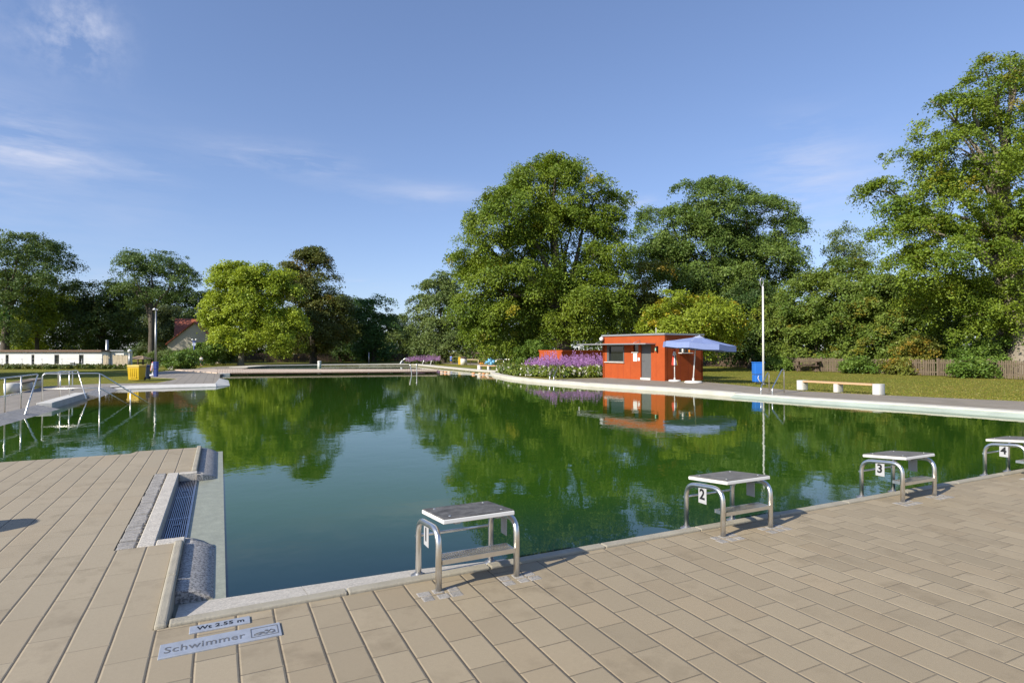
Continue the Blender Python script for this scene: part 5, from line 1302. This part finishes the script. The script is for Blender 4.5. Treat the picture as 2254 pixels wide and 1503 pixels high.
# two trees beyond the left edge: their shade lies on the left lawn
for (x, y, h) in ((-38, 34, 9), (-36.5, 30, 10)):
    t = thing('shade_tree', 'broad tree standing beyond the left edge of the view on the lawn', 'tree', (x, y, 0), 0, 'shade trees beyond the left edge')
    lb = [(x, y, h*.65, 3.2, 3.2, h*.3), (x+2, y+1, h*.5, 2.6, 2.6, h*.25), (x-2, y-1, h*.55, 2.8, 2.8, h*.25)]
    limbs(t, (x, y, 0), lb, .25, M_BARK, seed=3); crown(t, lb, leaf=.28, clump=1.0, per=24, **MI)

# ------------------------------------------------------------------ flower beds
def bed_front(px): return np.interp(px, [1090, 1130, 1180, 1240, 1330], [40.5, 36.6, 34.6, 33.6, 34.2])
def spikes(n, xs, Ys, h, col_leaf, flower, frac):
    P = []; N = []; Sz = []; T = []
    for i in range(n):
        px = RS.uniform(*xs); Y = RS.uniform(*Ys)
        if Y < 20: Y += bed_front(px)
        b = AT(px, 800, Y)
        wave = .80+.13*math.sin(px*.21+Y*1.3)+.10*math.sin(px*.083+1.0+Y*.7)
        hh = h*wave*RS.uniform(.62, 1.12)*float(np.interp(px, [xs[0], xs[0]+.3*(xs[1]-xs[0])], [.72, 1]))
        lean = RS.normal(size=2)*.06
        k = 16; zz = RS.uniform(.02, frac*1.05, k)*hh; P.append(np.stack([b.x+RS.normal(size=k)*.08+lean[0]*zz, b.y+RS.normal(size=k)*.08+lean[1]*zz, zz], 1))
        nn = RS.normal(size=(k, 3)); nn[:, 2] *= .5; N.append(nn); Sz.append(RS.uniform(.05, .11, k)); T.append(np.array(col_leaf)*RS.uniform(.6, 1.3, (k, 1))*np.ones((k, 3)))
        if flower is not None:
            k = 20; zz = RS.uniform(frac, 1.0, k)*hh; rad = .042*(1.15-(zz/hh-frac)/(1-frac)); P.append(np.stack([b.x+RS.normal(size=k)*rad+lean[0]*zz, b.y+RS.normal(size=k)*rad+lean[1]*zz, zz], 1))
            N.append(RS.normal(size=(k, 3))); Sz.append(RS.uniform(.022, .045, k)); T.append(np.array(flower)*RS.uniform(.65, 1.35, (k, 1))*np.ones((k, 3)))
    return [np.concatenate(a) for a in (P, N, Sz, T)]
o = leaves('purple_flowers', None, *spikes(1250, (1156, 1328), (1.2, 5.5), 1.40, (.10, .14, .03), (.46, .25, .56), .45)); setp(o, 'mass of tall purple flower spikes filling the bed left of the red kiosk', 'flowers', kind='stuff')
o = leaves('purple_flowers', None, *spikes(420, (893, 968), (65, 69), 1.1, (.10, .13, .03), (.42, .24, .48), .4)); setp(o, 'distant strip of purple flowers beside the far pool corner', 'flowers', kind='stuff')
def tufts(n, xs, Ys, h, c1, c2, white=0.0):
    P = []; N = []; Sz = []; T = []
    for i in range(n):
        px = RS.uniform(*xs); Y = RS.uniform(*Ys); Y = Y+bed_front(px) if Y < 20 else Y; b = AT(px, 800, Y); k = 34; r = RS.rand(k)**.7; an = RS.uniform(0, 6.28, k); zz = h*RS.uniform(.1, 1, k)*(1-.5*r**2)*RS.uniform(.7, 1.15)
        P.append(np.stack([b.x+r*.28*np.cos(an), b.y+r*.28*np.sin(an), zz], 1)); nn = np.stack([np.cos(an), np.sin(an), RS.uniform(-.2, .8, k)], 1)+RS.normal(size=(k, 3))*.3; N.append(nn); Sz.append(RS.uniform(.05, .12, k))
        c = np.array(c1 if RS.rand() < .6 else c2)*RS.uniform(.7, 1.25, (k, 1))*np.ones((k, 3)); wsel = RS.rand(k) < white*(RS.rand() < .5); c[wsel] = (.62, .60, .55); T.append(c)
    return [np.concatenate(a) for a in (P, N, Sz, T)]
o = leaves('bed_grasses', None, *tufts(330, (1098, 1326), (0.0, 1.9), .62, (.17, .22, .03), (.09, .14, .028), .22)); setp(o, 'green grasses and small white flowers along the front of the flower bed', 'grasses', kind='stuff')
o = leaves('meadow_plants', None, *tufts(200, (1095, 1175), (1.5, 8), .55, (.17, .20, .04), (.10, .15, .03), .15)); setp(o, 'rough grass and weeds at the left end of the flower bed', 'grasses', kind='stuff')
o = leaves('rough_grass', None, *tufts(340, (-60, 285), (48.6, 51.5), .34, (.09, .13, .025), (.15, .16, .03))); setp(o, 'unmown grass strip at the foot of the white building', 'grass', kind='stuff')

def lawn_blades(name, label, n, region, hgt):
    P = []
    while len(P) < n:
        px, Y = RS.uniform(region[0], region[1]), 1/RS.uniform(1/region[3], 1/region[2]); P.append(((px-1127)/FPX*Y, Y))
    P = np.array(P); u = np.array([(MUVI @ Vector((x, y, 0)))[:2] for x, y in P])
    return P, u
def blades(name, label, n, region, inside, hgt):
    P, u = lawn_blades(name, label, n, region, hgt); k = inside(P, u); P = P[k]; m = len(P)
    h = hgt*RS.uniform(.5, 1.2, m); pos = np.stack([P[:, 0], P[:, 1], -.03+h*.5], 1); nn = RS.normal(size=(m, 3)); nn[:, 2] = np.abs(nn[:, 2])*.6
    c = np.where(RS.rand(m, 1) < .55, np.array([[.20, .23, .03]]), np.array([[.30, .25, .06]]))*RS.uniform(.65, 1.25, (m, 1))
    setp(leaves(name, None, pos, nn, h*.6, c, .35), label, 'grass', kind='stuff')
def in_right(P, u): 
    px = P[:, 0]/P[:, 1]*FPX+1127; y = 770+FPX*EYE/P[:, 1]
    edge = np.interp(px, [1560, 1680, 1770, 2000, 2254, 2500], [841.5, 853.5, 861.5, 872.5, 883.5, 893.5])
    return (y < edge) & (px > 1550)
blades('lawn_grass', 'short mown grass of the right lawn', 60000, (1550, 2320, 15.5, 44), in_right, .045)
print('LEAF FACES', sum(len(o.data.polygons) for o in bpy.data.objects if o.type == 'MESH' and o.data.materials and o.data.materials[0] == M_LEAF))
